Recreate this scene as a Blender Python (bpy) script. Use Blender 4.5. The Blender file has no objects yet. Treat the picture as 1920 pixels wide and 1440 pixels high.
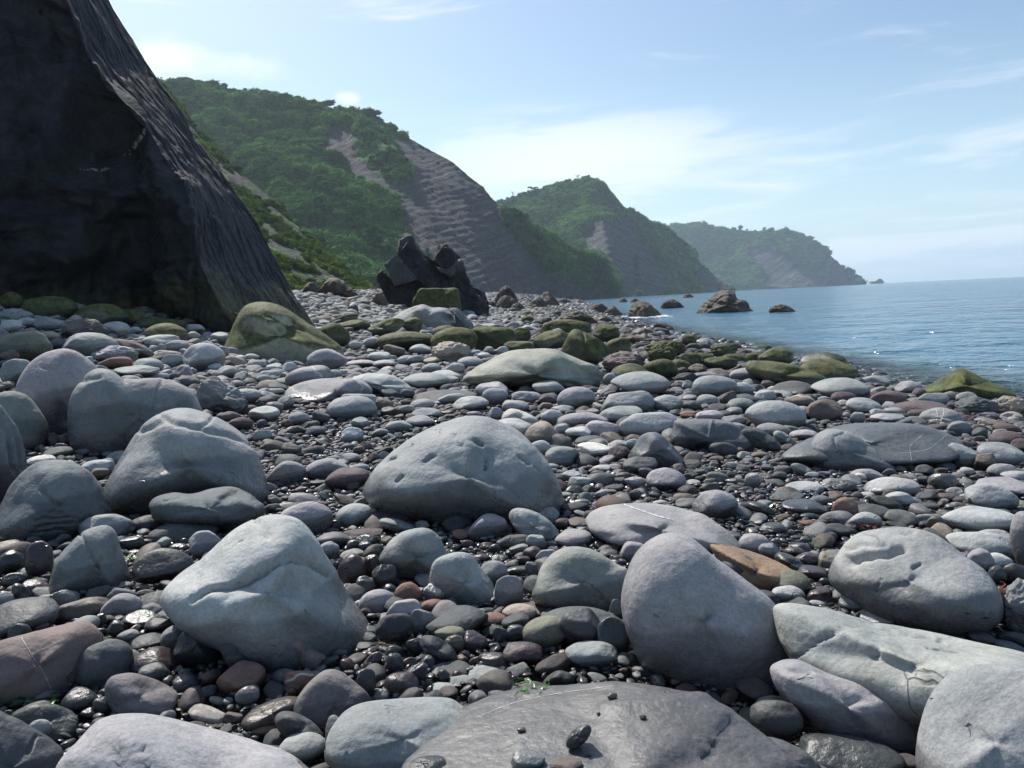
import bpy, bmesh, math, random
import numpy as np
from mathutils import Vector, Matrix
from mathutils.bvhtree import BVHTree

# ------------------------------------------------------------------ camera, sky, sun, exposure
SC = bpy.context.scene
COL = SC.collection
F_PX = 1495.0                       # focal length in photograph pixels (1920 wide)
PITCH, ROLL, CAM_Z = math.radians(6.0), math.radians(2.68), 0.95
WATER_Z = -1.0
cam_data = bpy.data.cameras.new('camera')
cam = bpy.data.objects.new('camera', cam_data); COL.objects.link(cam)
SC.camera = cam
FW = np.array([0, math.cos(PITCH), -math.sin(PITCH)])
UP0 = np.array([0, math.sin(PITCH), math.cos(PITCH)]); RT0 = np.array([1.0, 0, 0])
RT = math.cos(ROLL) * RT0 - math.sin(ROLL) * UP0
UP = math.sin(ROLL) * RT0 + math.cos(ROLL) * UP0
CAM = np.array([0, 0, CAM_Z])
cam.matrix_world = Matrix(((RT[0], UP[0], -FW[0], 0), (RT[1], UP[1], -FW[1], 0), (RT[2], UP[2], -FW[2], CAM_Z), (0, 0, 0, 1)))
cam_data.sensor_width = 36.0
cam_data.lens = F_PX / 1920 * 36.0
cam_data.clip_start = 0.05; cam_data.clip_end = 20000
cam_data.dof.use_dof = False

SUN_AZ, SUN_EL = math.radians(-31), math.radians(49)    # azimuth measured from +Y towards +X
sun_dir = Vector((math.sin(SUN_AZ) * math.cos(SUN_EL), math.cos(SUN_AZ) * math.cos(SUN_EL), math.sin(SUN_EL)))
sl = bpy.data.lights.new('sun', 'SUN'); sl.energy = 4.4; sl.angle = math.radians(0.55); sl.color = (1.0, 0.955, 0.89)
sun = bpy.data.objects.new('sun', sl); COL.objects.link(sun)
sun.rotation_euler = sun_dir.to_track_quat('Z', 'Y').to_euler(); sun.location = (0, 0, 100)

SC.view_settings.view_transform = 'Standard'; SC.view_settings.look = 'None'
SC.view_settings.gamma = 1; SC.view_settings.use_curve_mapping = False
SC.view_settings.exposure = 0.32
SC.render.engine = 'CYCLES'
SC.cycles.volume_bounces = 1; SC.cycles.max_bounces = 7; SC.cycles.diffuse_bounces = 3
SC.cycles.glossy_bounces = 3; SC.cycles.transparent_max_bounces = 6
SC.cycles.caustics_reflective = False; SC.cycles.sample_clamp_indirect = 4

class NT:
    """terse node building"""
    def __init__(s, tree):
        s.t = tree; tree.nodes.clear()
    def n(s, typ, ins=None, **props):
        nd = s.t.nodes.new(typ)
        for k, v in props.items(): setattr(nd, k, v)
        for k, v in (ins or {}).items():
            sock = nd.inputs[k]
            if isinstance(v, bpy.types.NodeSocket): s.t.links.new(v, sock)
            elif isinstance(v, bpy.types.Node): s.t.links.new(v.outputs[0], sock)
            else: sock.default_value = v
        return nd
    def m(s, op, a, b=0.0, c=0.0, clamp=False):
        return s.n('ShaderNodeMath', {0: a, 1: b, 2: c}, operation=op, use_clamp=clamp).outputs[0]
    def vm(s, op, a, b=(0, 0, 0)):
        nd = s.n('ShaderNodeVectorMath', {0: a, 1: b}, operation=op)
        return nd.outputs['Value'] if op in ('DOT_PRODUCT', 'LENGTH', 'DISTANCE') else nd.outputs[0]
    def noise(s, vec, scale, detail=3, rough=0.55, dist=0.0, col=False):
        nd = s.n('ShaderNodeTexNoise', {'Vector': vec, 'Scale': scale, 'Detail': detail, 'Roughness': rough, 'Distortion': dist})
        return nd.outputs['Color' if col else 'Fac']
    def ramp(s, v, a, b, lo=0.0, hi=1.0):
        return s.n('ShaderNodeMapRange', {0: v, 1: a, 2: b, 3: lo, 4: hi}, interpolation_type='SMOOTHSTEP').outputs[0]
    def mix(s, f, a, b, blend='MIX'):
        nd = s.n('ShaderNodeMix', data_type='RGBA', blend_type=blend, clamp_factor=True)
        for i, v in ((0, f), (6, a), (7, b)):
            if isinstance(v, bpy.types.NodeSocket): s.t.links.new(v, nd.inputs[i])
            else: nd.inputs[i].default_value = v if i == 0 else (*v[:3], 1)
        return nd.outputs[2]
    def scale(s, v, f):
        nd = s.n('ShaderNodeVectorMath', {0: v}, operation='SCALE')
        if isinstance(f, bpy.types.NodeSocket): s.t.links.new(f, nd.inputs['Scale'])
        else: nd.inputs['Scale'].default_value = f
        return nd.outputs[0]

# sky: Nishita with thin procedural cirrus and a low cloud bank, all around the horizon
world = bpy.data.worlds.new('World'); SC.world = world; world.use_nodes = True
w = NT(world.node_tree)
sky = w.n('ShaderNodeTexSky', sky_type='NISHITA', sun_disc=False, sun_elevation=SUN_EL, sun_rotation=SUN_AZ,
          air_density=1.0, dust_density=1.4, ozone_density=1.3, altitude=0)
dirv = w.n('ShaderNodeTexCoord').outputs['Generated']
sx = w.n('ShaderNodeSeparateXYZ', {0: dirv})
az = w.m('ARCTAN2', sx.outputs[0], sx.outputs[1])
el = w.m('ARCSINE', sx.outputs[2])
cv = w.n('ShaderNodeCombineXYZ', {0: w.m('MULTIPLY', az, 2.2), 1: w.m('MULTIPLY', w.m('SUBTRACT', el, w.m('MULTIPLY', az, 0.06)), 15.0), 2: 0.35}).outputs[0]
wisp = w.noise(cv, 1.9, 7, 0.58, 0.55)
bank = w.ramp(el, 0.24, 0.06)                                # more cloud low down
wisp_m = w.ramp(w.m('ADD', wisp, w.m('MULTIPLY', bank, 0.13)), 0.56, 0.80)
cv2 = w.n('ShaderNodeCombineXYZ', {0: w.m('MULTIPLY', az, 9.0), 1: w.m('MULTIPLY', el, 17.0), 2: 4.1}).outputs[0]
puff = w.noise(cv2, 1.0, 7, 0.6, 0.2)
def blob(a0, e0, ra, re_):
    da = w.m('DIVIDE', w.m('SUBTRACT', az, a0), ra); de = w.m('DIVIDE', w.m('SUBTRACT', el, e0), re_)
    r = w.m('SQRT', w.m('ADD', w.m('MULTIPLY', da, da), w.m('MULTIPLY', de, de)))
    return w.ramp(r, 1.15, 0.1)
def azel(px, py):
    d = FW * F_PX + RT * (px - 960) + UP * (720 - py); d = d / np.linalg.norm(d)
    return math.atan2(d[0], d[1]), math.asin(d[2])
b1 = blob(*azel(318, 112), 0.075, 0.040); b2 = blob(*azel(500, 128), 0.07, 0.025); b3 = blob(*azel(652, 185), 0.028, 0.016)
b4 = blob(*azel(1090, 300), 0.30, 0.080)
puffs = w.m('ADD', w.m('MULTIPLY', b1, 1.05), w.m('ADD', w.m('MULTIPLY', b2, 0.62), w.m('MULTIPLY', b3, 0.85)))
puff_m = w.ramp(w.m('ADD', puff, w.m('MULTIPLY', puffs, 0.55)), 0.66, 1.05)
bank_m = w.m('MULTIPLY', w.ramp(w.m('ADD', wisp, w.m('MULTIPLY', b4, 0.30)), 0.50, 0.74), b4)
cm = w.m('MAXIMUM', w.m('MULTIPLY', wisp_m, 0.62), w.m('MAXIMUM', puff_m, bank_m))
cm = w.m('MULTIPLY', cm, w.ramp(el, -0.01, 0.03))
hz = w.ramp(el, 0.30, 0.0)
base = w.mix(w.m('MULTIPLY', hz, 0.42), sky.outputs[0], (6.6, 8.2, 9.5))
base = w.mix(1.0, base, (0.94, 1.03, 1.05), 'MULTIPLY')
skyc = w.mix(w.m('MULTIPLY', cm, 0.72), base, (8.6, 8.9, 9.6))
bg = w.n('ShaderNodeBackground', {'Color': skyc, 'Strength': 0.104})
w.n('ShaderNodeOutputWorld', {'Surface': bg})

# ------------------------------------------------------------------ helpers
def link(o, parent=None):
    COL.objects.link(o)
    if parent: o.parent = parent
    return o
def tag(o, label=None, cat=None, group=None, kind=None):
    for k, v in (('label', label), ('category', cat), ('group', group), ('kind', kind)):
        if v: o[k] = v
    return o
def mesh_of(name, v, f, smooth=True):
    me = bpy.data.meshes.new(name)
    v = np.asarray(v, dtype=np.float32); f = np.asarray(f, dtype=np.int32)
    me.vertices.add(len(v)); me.vertices.foreach_set('co', v.ravel())
    k = f.shape[1]
    me.loops.add(f.size); me.loops.foreach_set('vertex_index', f.ravel())
    me.polygons.add(len(f)); me.polygons.foreach_set('loop_start', np.arange(0, f.size, k, dtype=np.int32))
    me.update(calc_edges=True)
    me.polygons.foreach_set('use_smooth', np.full(len(f), smooth))
    me.validate(); return me
def add_attr(me, name, vals, typ='FLOAT'):
    a = me.attributes.new(name, typ, 'POINT')
    key = {'FLOAT': 'value', 'INT': 'value', 'FLOAT_VECTOR': 'vector', 'FLOAT_COLOR': 'color'}[typ]
    a.data.foreach_set(key, np.asarray(vals).ravel().astype(np.int32 if typ == 'INT' else np.float32))
def sm(t):
    t = np.clip(t, 0, 1); return t * t * (3 - 2 * t)

_P = np.random.RandomState(7).permutation(512).astype(np.int64); _P = np.concatenate([_P, _P, _P])
_G = np.random.RandomState(8).normal(size=(512, 3)); _G /= np.linalg.norm(_G, axis=1)[:, None]
def gnoise(p):
    p = np.asarray(p, float); i = np.floor(p).astype(np.int64); f = p - i; i &= 255
    u = f * f * f * (f * (f * 6 - 15) + 10); out = 0
    for dx in (0, 1):
        wx = u[:, 0] if dx else 1 - u[:, 0]
        for dy in (0, 1):
            wy = u[:, 1] if dy else 1 - u[:, 1]
            for dz in (0, 1):
                wz = u[:, 2] if dz else 1 - u[:, 2]
                h = _P[_P[_P[i[:, 0] + dx] + i[:, 1] + dy] + i[:, 2] + dz]
                g = _G[h]
                out = out + wx * wy * wz * ((f[:, 0] - dx) * g[:, 0] + (f[:, 1] - dy) * g[:, 1] + (f[:, 2] - dz) * g[:, 2])
    return out * 1.6
def fbm(p, octv=4, gain=0.5, ridged=False):
    s, a, p = 0, 1.0, np.asarray(p, float)
    for k in range(octv):
        q = gnoise(p * 2.03 ** k + 17.3 * k)
        s = s + a * ((0.5 - np.abs(q)) if ridged else q); a *= gain
    return s
def grid_normals(P):
    du = np.gradient(P, axis=1); dv = np.gradient(P, axis=0)
    n = np.cross(du, dv); n /= np.linalg.norm(n, axis=2)[..., None] + 1e-9
    return n
def grid_faces(r, c):
    i = np.arange(r * c).reshape(r, c)
    return np.stack([i[:-1, :-1], i[:-1, 1:], i[1:, 1:], i[1:, :-1]], -1).reshape(-1, 4)
def ray(px, py):
    d = FW * F_PX + RT * (px - 960.0) + UP * (720.0 - py)
    return d / np.linalg.norm(d)
def at(px, py, D):
    """point on the ray through a photo pixel at horizontal distance D"""
    d = ray(px, py); return CAM + d * (D / math.hypot(d[0], d[1]))
def to_px(p):
    q = np.asarray(p) - CAM; z = q @ FW
    return 960 + F_PX * (q @ RT) / z, 720 - F_PX * (q @ UP) / z

_ico = {}
def ico(n):
    if n not in _ico:
        bm = bmesh.new(); bmesh.ops.create_icosphere(bm, subdivisions=n, radius=1)
        bm.verts.ensure_lookup_table()
        _ico[n] = (np.array([v.co[:] for v in bm.verts]), np.array([[v.index for v in f.verts] for f in bm.faces]))
        bm.free()
    return _ico[n]
def stone_pts(seed, n=5, facets=7, p=7.0, amp=0.05, rough=0.0, boxy=0.0):
    """rounded-polyhedron beach stone, normalised to the box [-1,1]^3"""
    rs = np.random.RandomState(seed); d, f = ico(n)
    s = np.ones(len(d)) * 1.0
    for k in range(facets):
        nn = rs.normal(size=3); nn /= np.linalg.norm(nn); h = rs.uniform(0.62, 0.95)
        s += (np.maximum(d @ nn, 0.0) / h) ** p
    if boxy:
        s = s * 0 + (np.abs(d) ** boxy).sum(1) ** (p / boxy) + s * 0.15
    r = s ** (-1.0 / p)
    r = r * (1 + amp * 1.3 * gnoise(d * 1.1 + rs.uniform(0, 99, 3)) + amp * 0.5 * gnoise(d * 2.6 + rs.uniform(0, 99, 3)))
    if rough:
        st = rs.normal(size=3); st /= np.linalg.norm(st)
        q = d * r[:, None]
        band = q @ st * 5 + 1.5 * gnoise(q * 1.5 + 5)
        r = r * (1 + rough * (0.5 * fbm(q * 2.2 + seed, 4, 0.55, True) + 0.22 * (np.abs((band % 1.0) - 0.5) - 0.25)) + rough * 0.35 * gnoise(q * 6 + seed))
    q = d * r[:, None]
    lo, hi = q.min(0), q.max(0)
    return (q - (lo + hi) / 2) / ((hi - lo) / 2), f

# ------------------------------------------------------------------ terrain height
def ground(x, y):
    x = np.asarray(x, float); y = np.asarray(y, float)
    xs = x - np.clip(y - 45, 0, 400) * 0.075
    z = -1.0 * sm((xs - 1.0) / 13.0) * 1.55 - 0.35 * np.clip((xs - 9) / 6, 0, 1) - 1.5 * np.clip((xs - 15) / 30, 0, 1)
    z = z - 0.22 * sm((y - 5) / 9) * sm((x - 2.5) / 5)
    z = z + 1.5 * sm(-(xs + 1.0) / 10.5) + 0.012 * np.clip(y - 16, 0, 60) * sm(-(xs - 1) / 6)
    z = z + 0.05 * np.sin(x * 0.9 + 1) * np.sin(y * 0.7) * sm((y - 3) / 4)
    return z
# ------------------------------------------------------------------ materials
def new_mat(name):
    m = bpy.data.materials.new(name); m.use_nodes = True
    return m, NT(m.node_tree)

def stone_shader(t, col, wet, wetline, moss, vein, rnd, big=True):
    """shared stone look: mottled grain, salt speckle, wet sheen below a tide line, algae on upper faces, quartz veins, cracks"""
    geo = t.n('ShaderNodeNewGeometry'); pos = geo.outputs['Position']
    off = t.scale(t.n('ShaderNodeCombineXYZ', {0: rnd, 1: t.m('MULTIPLY', rnd, 7.3), 2: t.m('MULTIPLY', rnd, 3.1)}).outputs[0], 40.0)
    p = t.vm('ADD', pos, off)
    mott = t.noise(p, 5.0, 4, 0.6); grain = t.noise(p, 150.0, 4, 0.85); mid = t.noise(p, 42.0, 3, 0.65)
    c = t.mix(1.0, col, t.n('ShaderNodeCombineColor', {0: t.ramp(mott, 0.3, 0.7, 0.80, 1.16), 1: t.ramp(mott, 0.3, 0.7, 0.83, 1.13), 2: t.ramp(mott, 0.3, 0.7, 0.86, 1.12)}).outputs[0], 'MULTIPLY')
    g = t.ramp(t.m('ADD', t.m('MULTIPLY', grain, 0.65), t.m('MULTIPLY', mid, 0.35)), 0.34, 0.66, 0.78, 1.20)
    c = t.scale(c, g)
    hb = t.m('ADD', t.m('MULTIPLY', grain, 0.10), t.m('ADD', t.m('MULTIPLY', mid, 0.35), t.m('MULTIPLY', t.noise(p, 11.0, 3, 0.6), 1.2)))
    if big:
        obj = t.n('ShaderNodeTexCoord'); gen = obj.outputs['Generated']
        # stains and lichen-like blotches
        st = t.ramp(t.noise(p, 3.1, 5, 0.65, 0.4), 0.52, 0.70)
        c = t.mix(t.m('MULTIPLY', st, 0.30), c, (0.16, 0.145, 0.12))
        # hairline cracks: warped planes, broken up
        pw = t.vm('ADD', p, t.scale(t.vm('SUBTRACT', t.noise(p, 4.0, 3, 0.6, col=True), (0.5, 0.5, 0.5)), 0.22))
        vor = t.n('ShaderNodeTexVoronoi', {'Vector': pw, 'Scale': 2.6}, feature='DISTANCE_TO_EDGE').outputs['Distance']
        brk = t.ramp(t.noise(p, 2.4, 2, 0.5), 0.62, 0.69)
        crack = t.m('MULTIPLY', t.ramp(vor, 0.009, 0.002), brk)
        c = t.mix(t.m('MULTIPLY', crack, 0.5), c, (0.045, 0.042, 0.035))
        hb = t.m('SUBTRACT', hb, t.m('MULTIPLY', crack, 0.35))
        pits = t.ramp(t.noise(t.vm('MULTIPLY', pw, (1, 1, 2.5)), 15.0, 2, 0.5), 0.70, 0.76)
        c = t.mix(t.m('MULTIPLY', pits, 0.35), c, (0.06, 0.057, 0.05)); hb = t.m('SUBTRACT', hb, t.m('MULTIPLY', pits, 0.5))
        # quartz veins
        for a, b, cc, wd in ((0.8, 0.35, 0.5, 0.011), (-0.3, 0.6, 0.75, 0.006)):
            dp = t.vm('DOT_PRODUCT', pw, (a, b, cc))
            dd = t.m('ABSOLUTE', t.m('SUBTRACT', t.m('FRACT', t.m('MULTIPLY', dp, 1.9)), 0.5))
            vm_ = t.m('MULTIPLY', t.ramp(dd, wd * 2.2, wd * 0.9), vein)
            c = t.mix(t.m('MULTIPLY', vm_, 0.85), c, (0.62, 0.60, 0.55))
        # wet zone up to the tide line
        oz = t.n('ShaderNodeSeparateXYZ', {0: obj.outputs['Object']}).outputs[2]
        gz = t.m('DIVIDE', t.m('SUBTRACT', oz, oattr('zlo')), oattr('zspan'))
        wl = t.m('ADD', gz, t.m('MULTIPLY', t.m('SUBTRACT', t.noise(p, 3.2, 3, 0.5), 0.5), 0.42))
        wetm = t.m('MAXIMUM', wet, t.m('ADD', t.m('MULTIPLY', t.ramp(t.m('SUBTRACT', wetline, wl), -0.03, 0.03), 0.55), t.m('MULTIPLY', t.ramp(t.m('SUBTRACT', wetline, wl), -0.12, 0.30), 0.45)))
        # algae on the upper side
        nz = t.n('ShaderNodeSeparateXYZ', {0: geo.outputs['Normal']}).outputs[2]
        mm = t.m('ADD', t.m('MULTIPLY', nz, 0.35), t.m('ADD', t.m('ADD', t.m('MULTIPLY', t.noise(p, 2.2, 5, 0.65), 0.65), t.m('MULTIPLY', t.noise(p, 16.0, 5, 0.75), 0.35)), t.m('MULTIPLY', t.m('SUBTRACT', moss, 0.5), 0.75)))
        mm = t.m('MULTIPLY', t.ramp(mm, 0.52, 0.82), t.ramp(moss, 0.0, 0.15))
        mc = t.mix(t.ramp(t.noise(p, 9.0, 6, 0.75), 0.36, 0.64), (0.026, 0.036, 0.013), (0.125, 0.135, 0.036))
        c = t.mix(t.m('MULTIPLY', mm, 0.93), c, mc)
        hb = t.m('ADD', hb, t.m('MULTIPLY', mm, t.m('MULTIPLY', t.noise(p, 60.0, 3, 0.7), 0.5)))
    else:
        wetm = wet
        st = t.ramp(t.noise(p, 24.0, 3, 0.6), 0.45, 0.62)
        c = t.mix(t.m('MULTIPLY', st, 0.35), c, (0.17, 0.165, 0.155))
        c = t.scale(c, t.ramp(t.noise(p, 55.0, 5, 0.8), 0.3, 0.7, 0.72, 1.22))
    dark = t.mix(wetm, (1, 1, 1), (0.36, 0.37, 0.38))
    c = t.mix(1.0, c, dark, 'MULTIPLY')
    rough = t.ramp(wetm, 0.35, 1.0, 0.74, 0.27)
    rough = t.m('ADD', rough, t.m('MULTIPLY', t.m('SUBTRACT', mid, 0.5), 0.35))
    bump = t.n('ShaderNodeBump', {'Strength': 0.80 if big else 0.45, 'Distance': 0.012 if big else 0.006, 'Height': hb})
    return t.n('ShaderNodeBsdfPrincipled', {'Base Color': c, 'Roughness': rough, 'Normal': bump.outputs[0], 'IOR': 1.45,
               'Specular IOR Level': t.ramp(wetm, 0, 1, 0.32, 0.62)})

M = {}
mt, t = new_mat('beach_stone')
oi = t.n('ShaderNodeObjectInfo')
def oattr(nm): return t.n('ShaderNodeAttribute', attribute_type='OBJECT', attribute_name=nm).outputs['Fac']
sh = stone_shader(t, oi.outputs['Color'], oattr('wet'), oattr('wetline'), oattr('moss'), oattr('vein'), oi.outputs['Random'], True)
t.n('ShaderNodeOutputMaterial', {'Surface': sh}); M['stone'] = mt

mt, t = new_mat('pebble_stone')
cola = t.n('ShaderNodeAttribute', attribute_type='INSTANCER', attribute_name='col')
weta = t.n('ShaderNodeAttribute', attribute_type='INSTANCER', attribute_name='wet').outputs['Fac']
oi = t.n('ShaderNodeObjectInfo')
sh = stone_shader(t, cola.outputs['Color'], weta, 0.0, 0.0, 0.0, oi.outputs['Random'], False)
t.n('ShaderNodeOutputMaterial', {'Surface': sh}); M['pebble'] = mt

# wet gravel bed under the stones
mt, t = new_mat('wet_gravel')
pos = t.n('ShaderNodeNewGeometry').outputs['Position']
v1 = t.n('ShaderNodeTexVoronoi', {'Vector': pos, 'Scale': 70.0}); v2 = t.n('ShaderNodeTexVoronoi', {'Vector': pos, 'Scale': 24.0})
c = t.mix(t.n('ShaderNodeSeparateColor', {0: v1.outputs['Color']}).outputs[0], (0.018, 0.018, 0.02), (0.09, 0.085, 0.085))
h = t.m('ADD', t.m('SUBTRACT', 1.0, v1.outputs['Distance']), t.m('MULTIPLY', t.m('SUBTRACT', 1.0, v2.outputs['Distance']), 2.0))
bp = t.n('ShaderNodeBump', {'Strength': 1.0, 'Distance': 0.02, 'Height': h})
t.n('ShaderNodeOutputMaterial', {'Surface': t.n('ShaderNodeBsdfPrincipled', {'Base Color': c, 'Roughness': 0.4, 'Normal': bp.outputs[0]})}); M['gravel'] = mt

# sea
mt, t = new_mat('sea_water')
geo = t.n('ShaderNodeNewGeometry'); pos = geo.outputs['Position']
dist = t.vm('LENGTH', pos)
pz = t.vm('MULTIPLY', pos, (1.0, 1.0, 0.0))
n1 = t.noise(t.vm('MULTIPLY', pz, (1.0, 0.75, 0)), 1.3, 4, 0.62, 0.5)
n2 = t.noise(pz, 0.32, 3, 0.6, 0.3)
n3 = t.noise(t.vm('MULTIPLY', pz, (0.7, 1.1, 0)), 0.06, 3, 0.6)
hh = t.m('ADD', t.m('MULTIPLY', n1, 0.24), t.m('ADD', t.m('MULTIPLY', n2, 0.50), t.m('MULTIPLY', n3, 1.1)))
bp = t.n('ShaderNodeBump', {'Strength': 1.0, 'Distance': 1.8, 'Height': hh})
shal = t.n('ShaderNodeAttribute', attribute_type='GEOMETRY', attribute_name='shallow').outputs['Fac']
foam = t.n('ShaderNodeAttribute', attribute_type='GEOMETRY', attribute_name='foam').outputs['Fac']
wc = t.mix(shal, (0.045, 0.150, 0.235), (0.05, 0.085, 0.075))
wc = t.mix(t.ramp(n3, 0.4, 0.62), wc, t.scale(wc, 0.75))
fm = t.ramp(t.m('ADD', foam, t.m('MULTIPLY', t.m('SUBTRACT', t.noise(pz, 3.5, 5, 0.7, 0.6), 0.5), 1.6)), 0.72, 0.95)
fm = t.m('MULTIPLY', fm, t.ramp(foam, 0.02, 0.2))
wc = t.mix(fm, wc, (0.85, 0.88, 0.9))
al = t.m('MAXIMUM', t.ramp(shal, 1.0, 0.25, 0.30, 1.0), fm)
t.n('ShaderNodeOutputMaterial', {'Surface': t.n('ShaderNodeBsdfPrincipled', {'Base Color': wc, 'Roughness': t.m('ADD', 0.13, t.m('MULTIPLY', fm, 0.5)), 'IOR': 1.33, 'Normal': bp.outputs[0], 'Alpha': al})})
M['water'] = mt

# dark slate cliff
def cliff_mat(name, c1, c2, lich, str_dir, algae=True, bumpd=0.18, pale=0.5):
    mt, t = new_mat(name)
    geo = t.n('ShaderNodeNewGeometry'); pos = geo.outputs['Position']
    a = t.noise(pos, 0.9, 6, 0.65); b = t.noise(t.vm('MULTIPLY', pos, (2.5, 0.5, 0.9)), 1.6, 6, 0.66, 0.4)
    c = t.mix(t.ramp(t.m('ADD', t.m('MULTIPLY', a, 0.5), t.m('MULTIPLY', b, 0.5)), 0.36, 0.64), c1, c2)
    sd = t.vm('DOT_PRODUCT', pos, str_dir)
    wv = t.noise(t.n('ShaderNodeCombineXYZ', {0: t.m('MULTIPLY', sd, 5.0), 1: t.m('MULTIPLY', t.n('ShaderNodeSeparateXYZ', {0: pos}).outputs[1], 0.25), 2: t.m('MULTIPLY', t.n('ShaderNodeSeparateXYZ', {0: pos}).outputs[2], 0.3)}).outputs[0], 1.2, 6, 0.7, 0.3)
    c = t.mix(t.ramp(wv, 0.5, 0.75, 0, 0.6), c, t.scale(c, 0.45))
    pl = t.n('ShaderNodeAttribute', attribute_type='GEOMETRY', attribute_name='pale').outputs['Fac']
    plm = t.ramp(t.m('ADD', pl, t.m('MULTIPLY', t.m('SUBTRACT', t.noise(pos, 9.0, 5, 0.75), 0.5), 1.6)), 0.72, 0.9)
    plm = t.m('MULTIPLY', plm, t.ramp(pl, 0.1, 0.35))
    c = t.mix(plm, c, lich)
    if algae:
        z = t.n('ShaderNodeSeparateXYZ', {0: pos}).outputs[2]
        al = t.m('ADD', t.ramp(z, 3.0, 0.9), t.m('MULTIPLY', t.m('SUBTRACT', b, 0.5), 2.0))
        c = t.mix(t.m('MULTIPLY', t.ramp(al, 0.6, 1.15), 0.62), c, (0.105, 0.100, 0.035))
    fine = t.noise(pos, 14.0, 5, 0.7)
    h = t.m('ADD', t.m('MULTIPLY', wv, 0.8), t.m('ADD', t.m('MULTIPLY', b, 0.8), t.m('MULTIPLY', fine, 0.25)))
    bp = t.n('ShaderNodeBump', {'Strength': 0.45, 'Distance': bumpd, 'Height': h})
    t.n('ShaderNodeOutputMaterial', {'Surface': t.n('ShaderNodeBsdfPrincipled', {'Base Color': c, 'Roughness': t.ramp(fine, 0.3, 0.7, 0.68, 0.92), 'Normal': bp.outputs[0]})})
    return mt
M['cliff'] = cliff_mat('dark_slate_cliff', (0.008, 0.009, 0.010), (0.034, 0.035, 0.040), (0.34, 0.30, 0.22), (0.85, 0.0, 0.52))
M['shore_rock'] = cliff_mat('brown_shore_rock', (0.045, 0.037, 0.030), (0.15, 0.115, 0.085), (0.3, 0.28, 0.24), (0.5, 0.2, 0.8), False, 0.10)
M['stack_rock'] = cliff_mat('black_stack_rock', (0.010, 0.010, 0.011), (0.036, 0.035, 0.036), (0.24, 0.21, 0.18), (0.62, 0.1, 0.78), False, 0.08)
M['stack_pale'] = cliff_mat('weathered_slab_rock', (0.045, 0.042, 0.042), (0.100, 0.092, 0.088), (0.3, 0.28, 0.24), (0.62, 0.1, 0.78), False, 0.05)

# hillside: scrub, grass, exposed tilted beds
def hill_mat(name, sc, sdir):
    mt, t = new_mat(name)
    geo = t.n('ShaderNodeNewGeometry'); pos = geo.outputs['Position']
    at_ = lambda nm: t.n('ShaderNodeAttribute', attribute_type='GEOMETRY', attribute_name=nm).outputs['Fac']
    rk, yl = at_('rock'), at_('grass')
    ps = t.scale(pos, sc)
    a = t.noise(ps, 0.35, 6, 0.68); b = t.noise(ps, 1.1, 5, 0.7)
    veg = t.mix(t.ramp(a, 0.35, 0.66), (0.026, 0.085, 0.022), (0.070, 0.175, 0.040))
    veg = t.mix(t.ramp(b, 0.5, 0.75, 0, 0.6), veg, (0.120, 0.230, 0.050))
    veg = t.mix(t.m('MULTIPLY', yl, t.ramp(b, 0.35, 0.65, 0.1, 0.8)), veg, (0.20, 0.235, 0.055))
    sd = t.m('ADD', t.vm('DOT_PRODUCT', ps, sdir), t.m('MULTIPLY', a, 0.5))
    xyz = t.n('ShaderNodeSeparateXYZ', {0: ps})
    lam = t.noise(t.n('ShaderNodeCombineXYZ', {0: t.m('MULTIPLY', sd, 1.1), 1: t.m('MULTIPLY', xyz.outputs[0], 0.07), 2: t.m('MULTIPLY', xyz.outputs[2], 0.04)}).outputs[0], 1.0, 5, 0.7)
    rc = t.mix(t.ramp(a, 0.35, 0.65), (0.058, 0.054, 0.058), (0.102, 0.095, 0.099))
    rc = t.mix(t.ramp(lam, 0.50, 0.34, 0, 0.7), rc, (0.026, 0.024, 0.026))
    rc = t.mix(t.ramp(t.noise(ps, 2.6, 5, 0.8), 0.46, 0.66, 0.0, 0.75), rc, (0.034, 0.036, 0.030))
    rc = t.mix(t.m('MULTIPLY', t.ramp(lam, 0.54, 0.62), t.ramp(t.noise(ps, 1.7, 4, 0.8), 0.48, 0.66)), rc, (0.30, 0.285, 0.285))
    m = t.ramp(t.m('ADD', rk, t.m('MULTIPLY', t.m('SUBTRACT', t.noise(ps, 0.5, 6, 0.72), 0.5), 1.7)), 0.42, 0.58)
    c = t.mix(m, veg, rc)
    h = t.m('ADD', t.m('MULTIPLY', b, 0.7), t.m('ADD', a, t.m('MULTIPLY', t.m('MULTIPLY', lam, m), 1.8)))
    bp = t.n('ShaderNodeBump', {'Strength': 0.9, 'Distance': 0.9 / sc, 'Height': h})
    t.n('ShaderNodeOutputMaterial', {'Surface': t.n('ShaderNodeBsdfPrincipled', {'Base Color': c, 'Roughness': 0.85, 'Normal': bp.outputs[0], 'Specular IOR Level': 0.2})})
    return mt
M['hill1'] = hill_mat('near_hillside', 0.55, (-0.72, 0.15, 0.68))
M['hill2'] = hill_mat('headland_hillside', 0.30, (0.10, 0.1, 1.0))
M['hill3'] = hill_mat('far_headland_hillside', 0.08, (-0.5, 0.1, 0.8))

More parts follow.
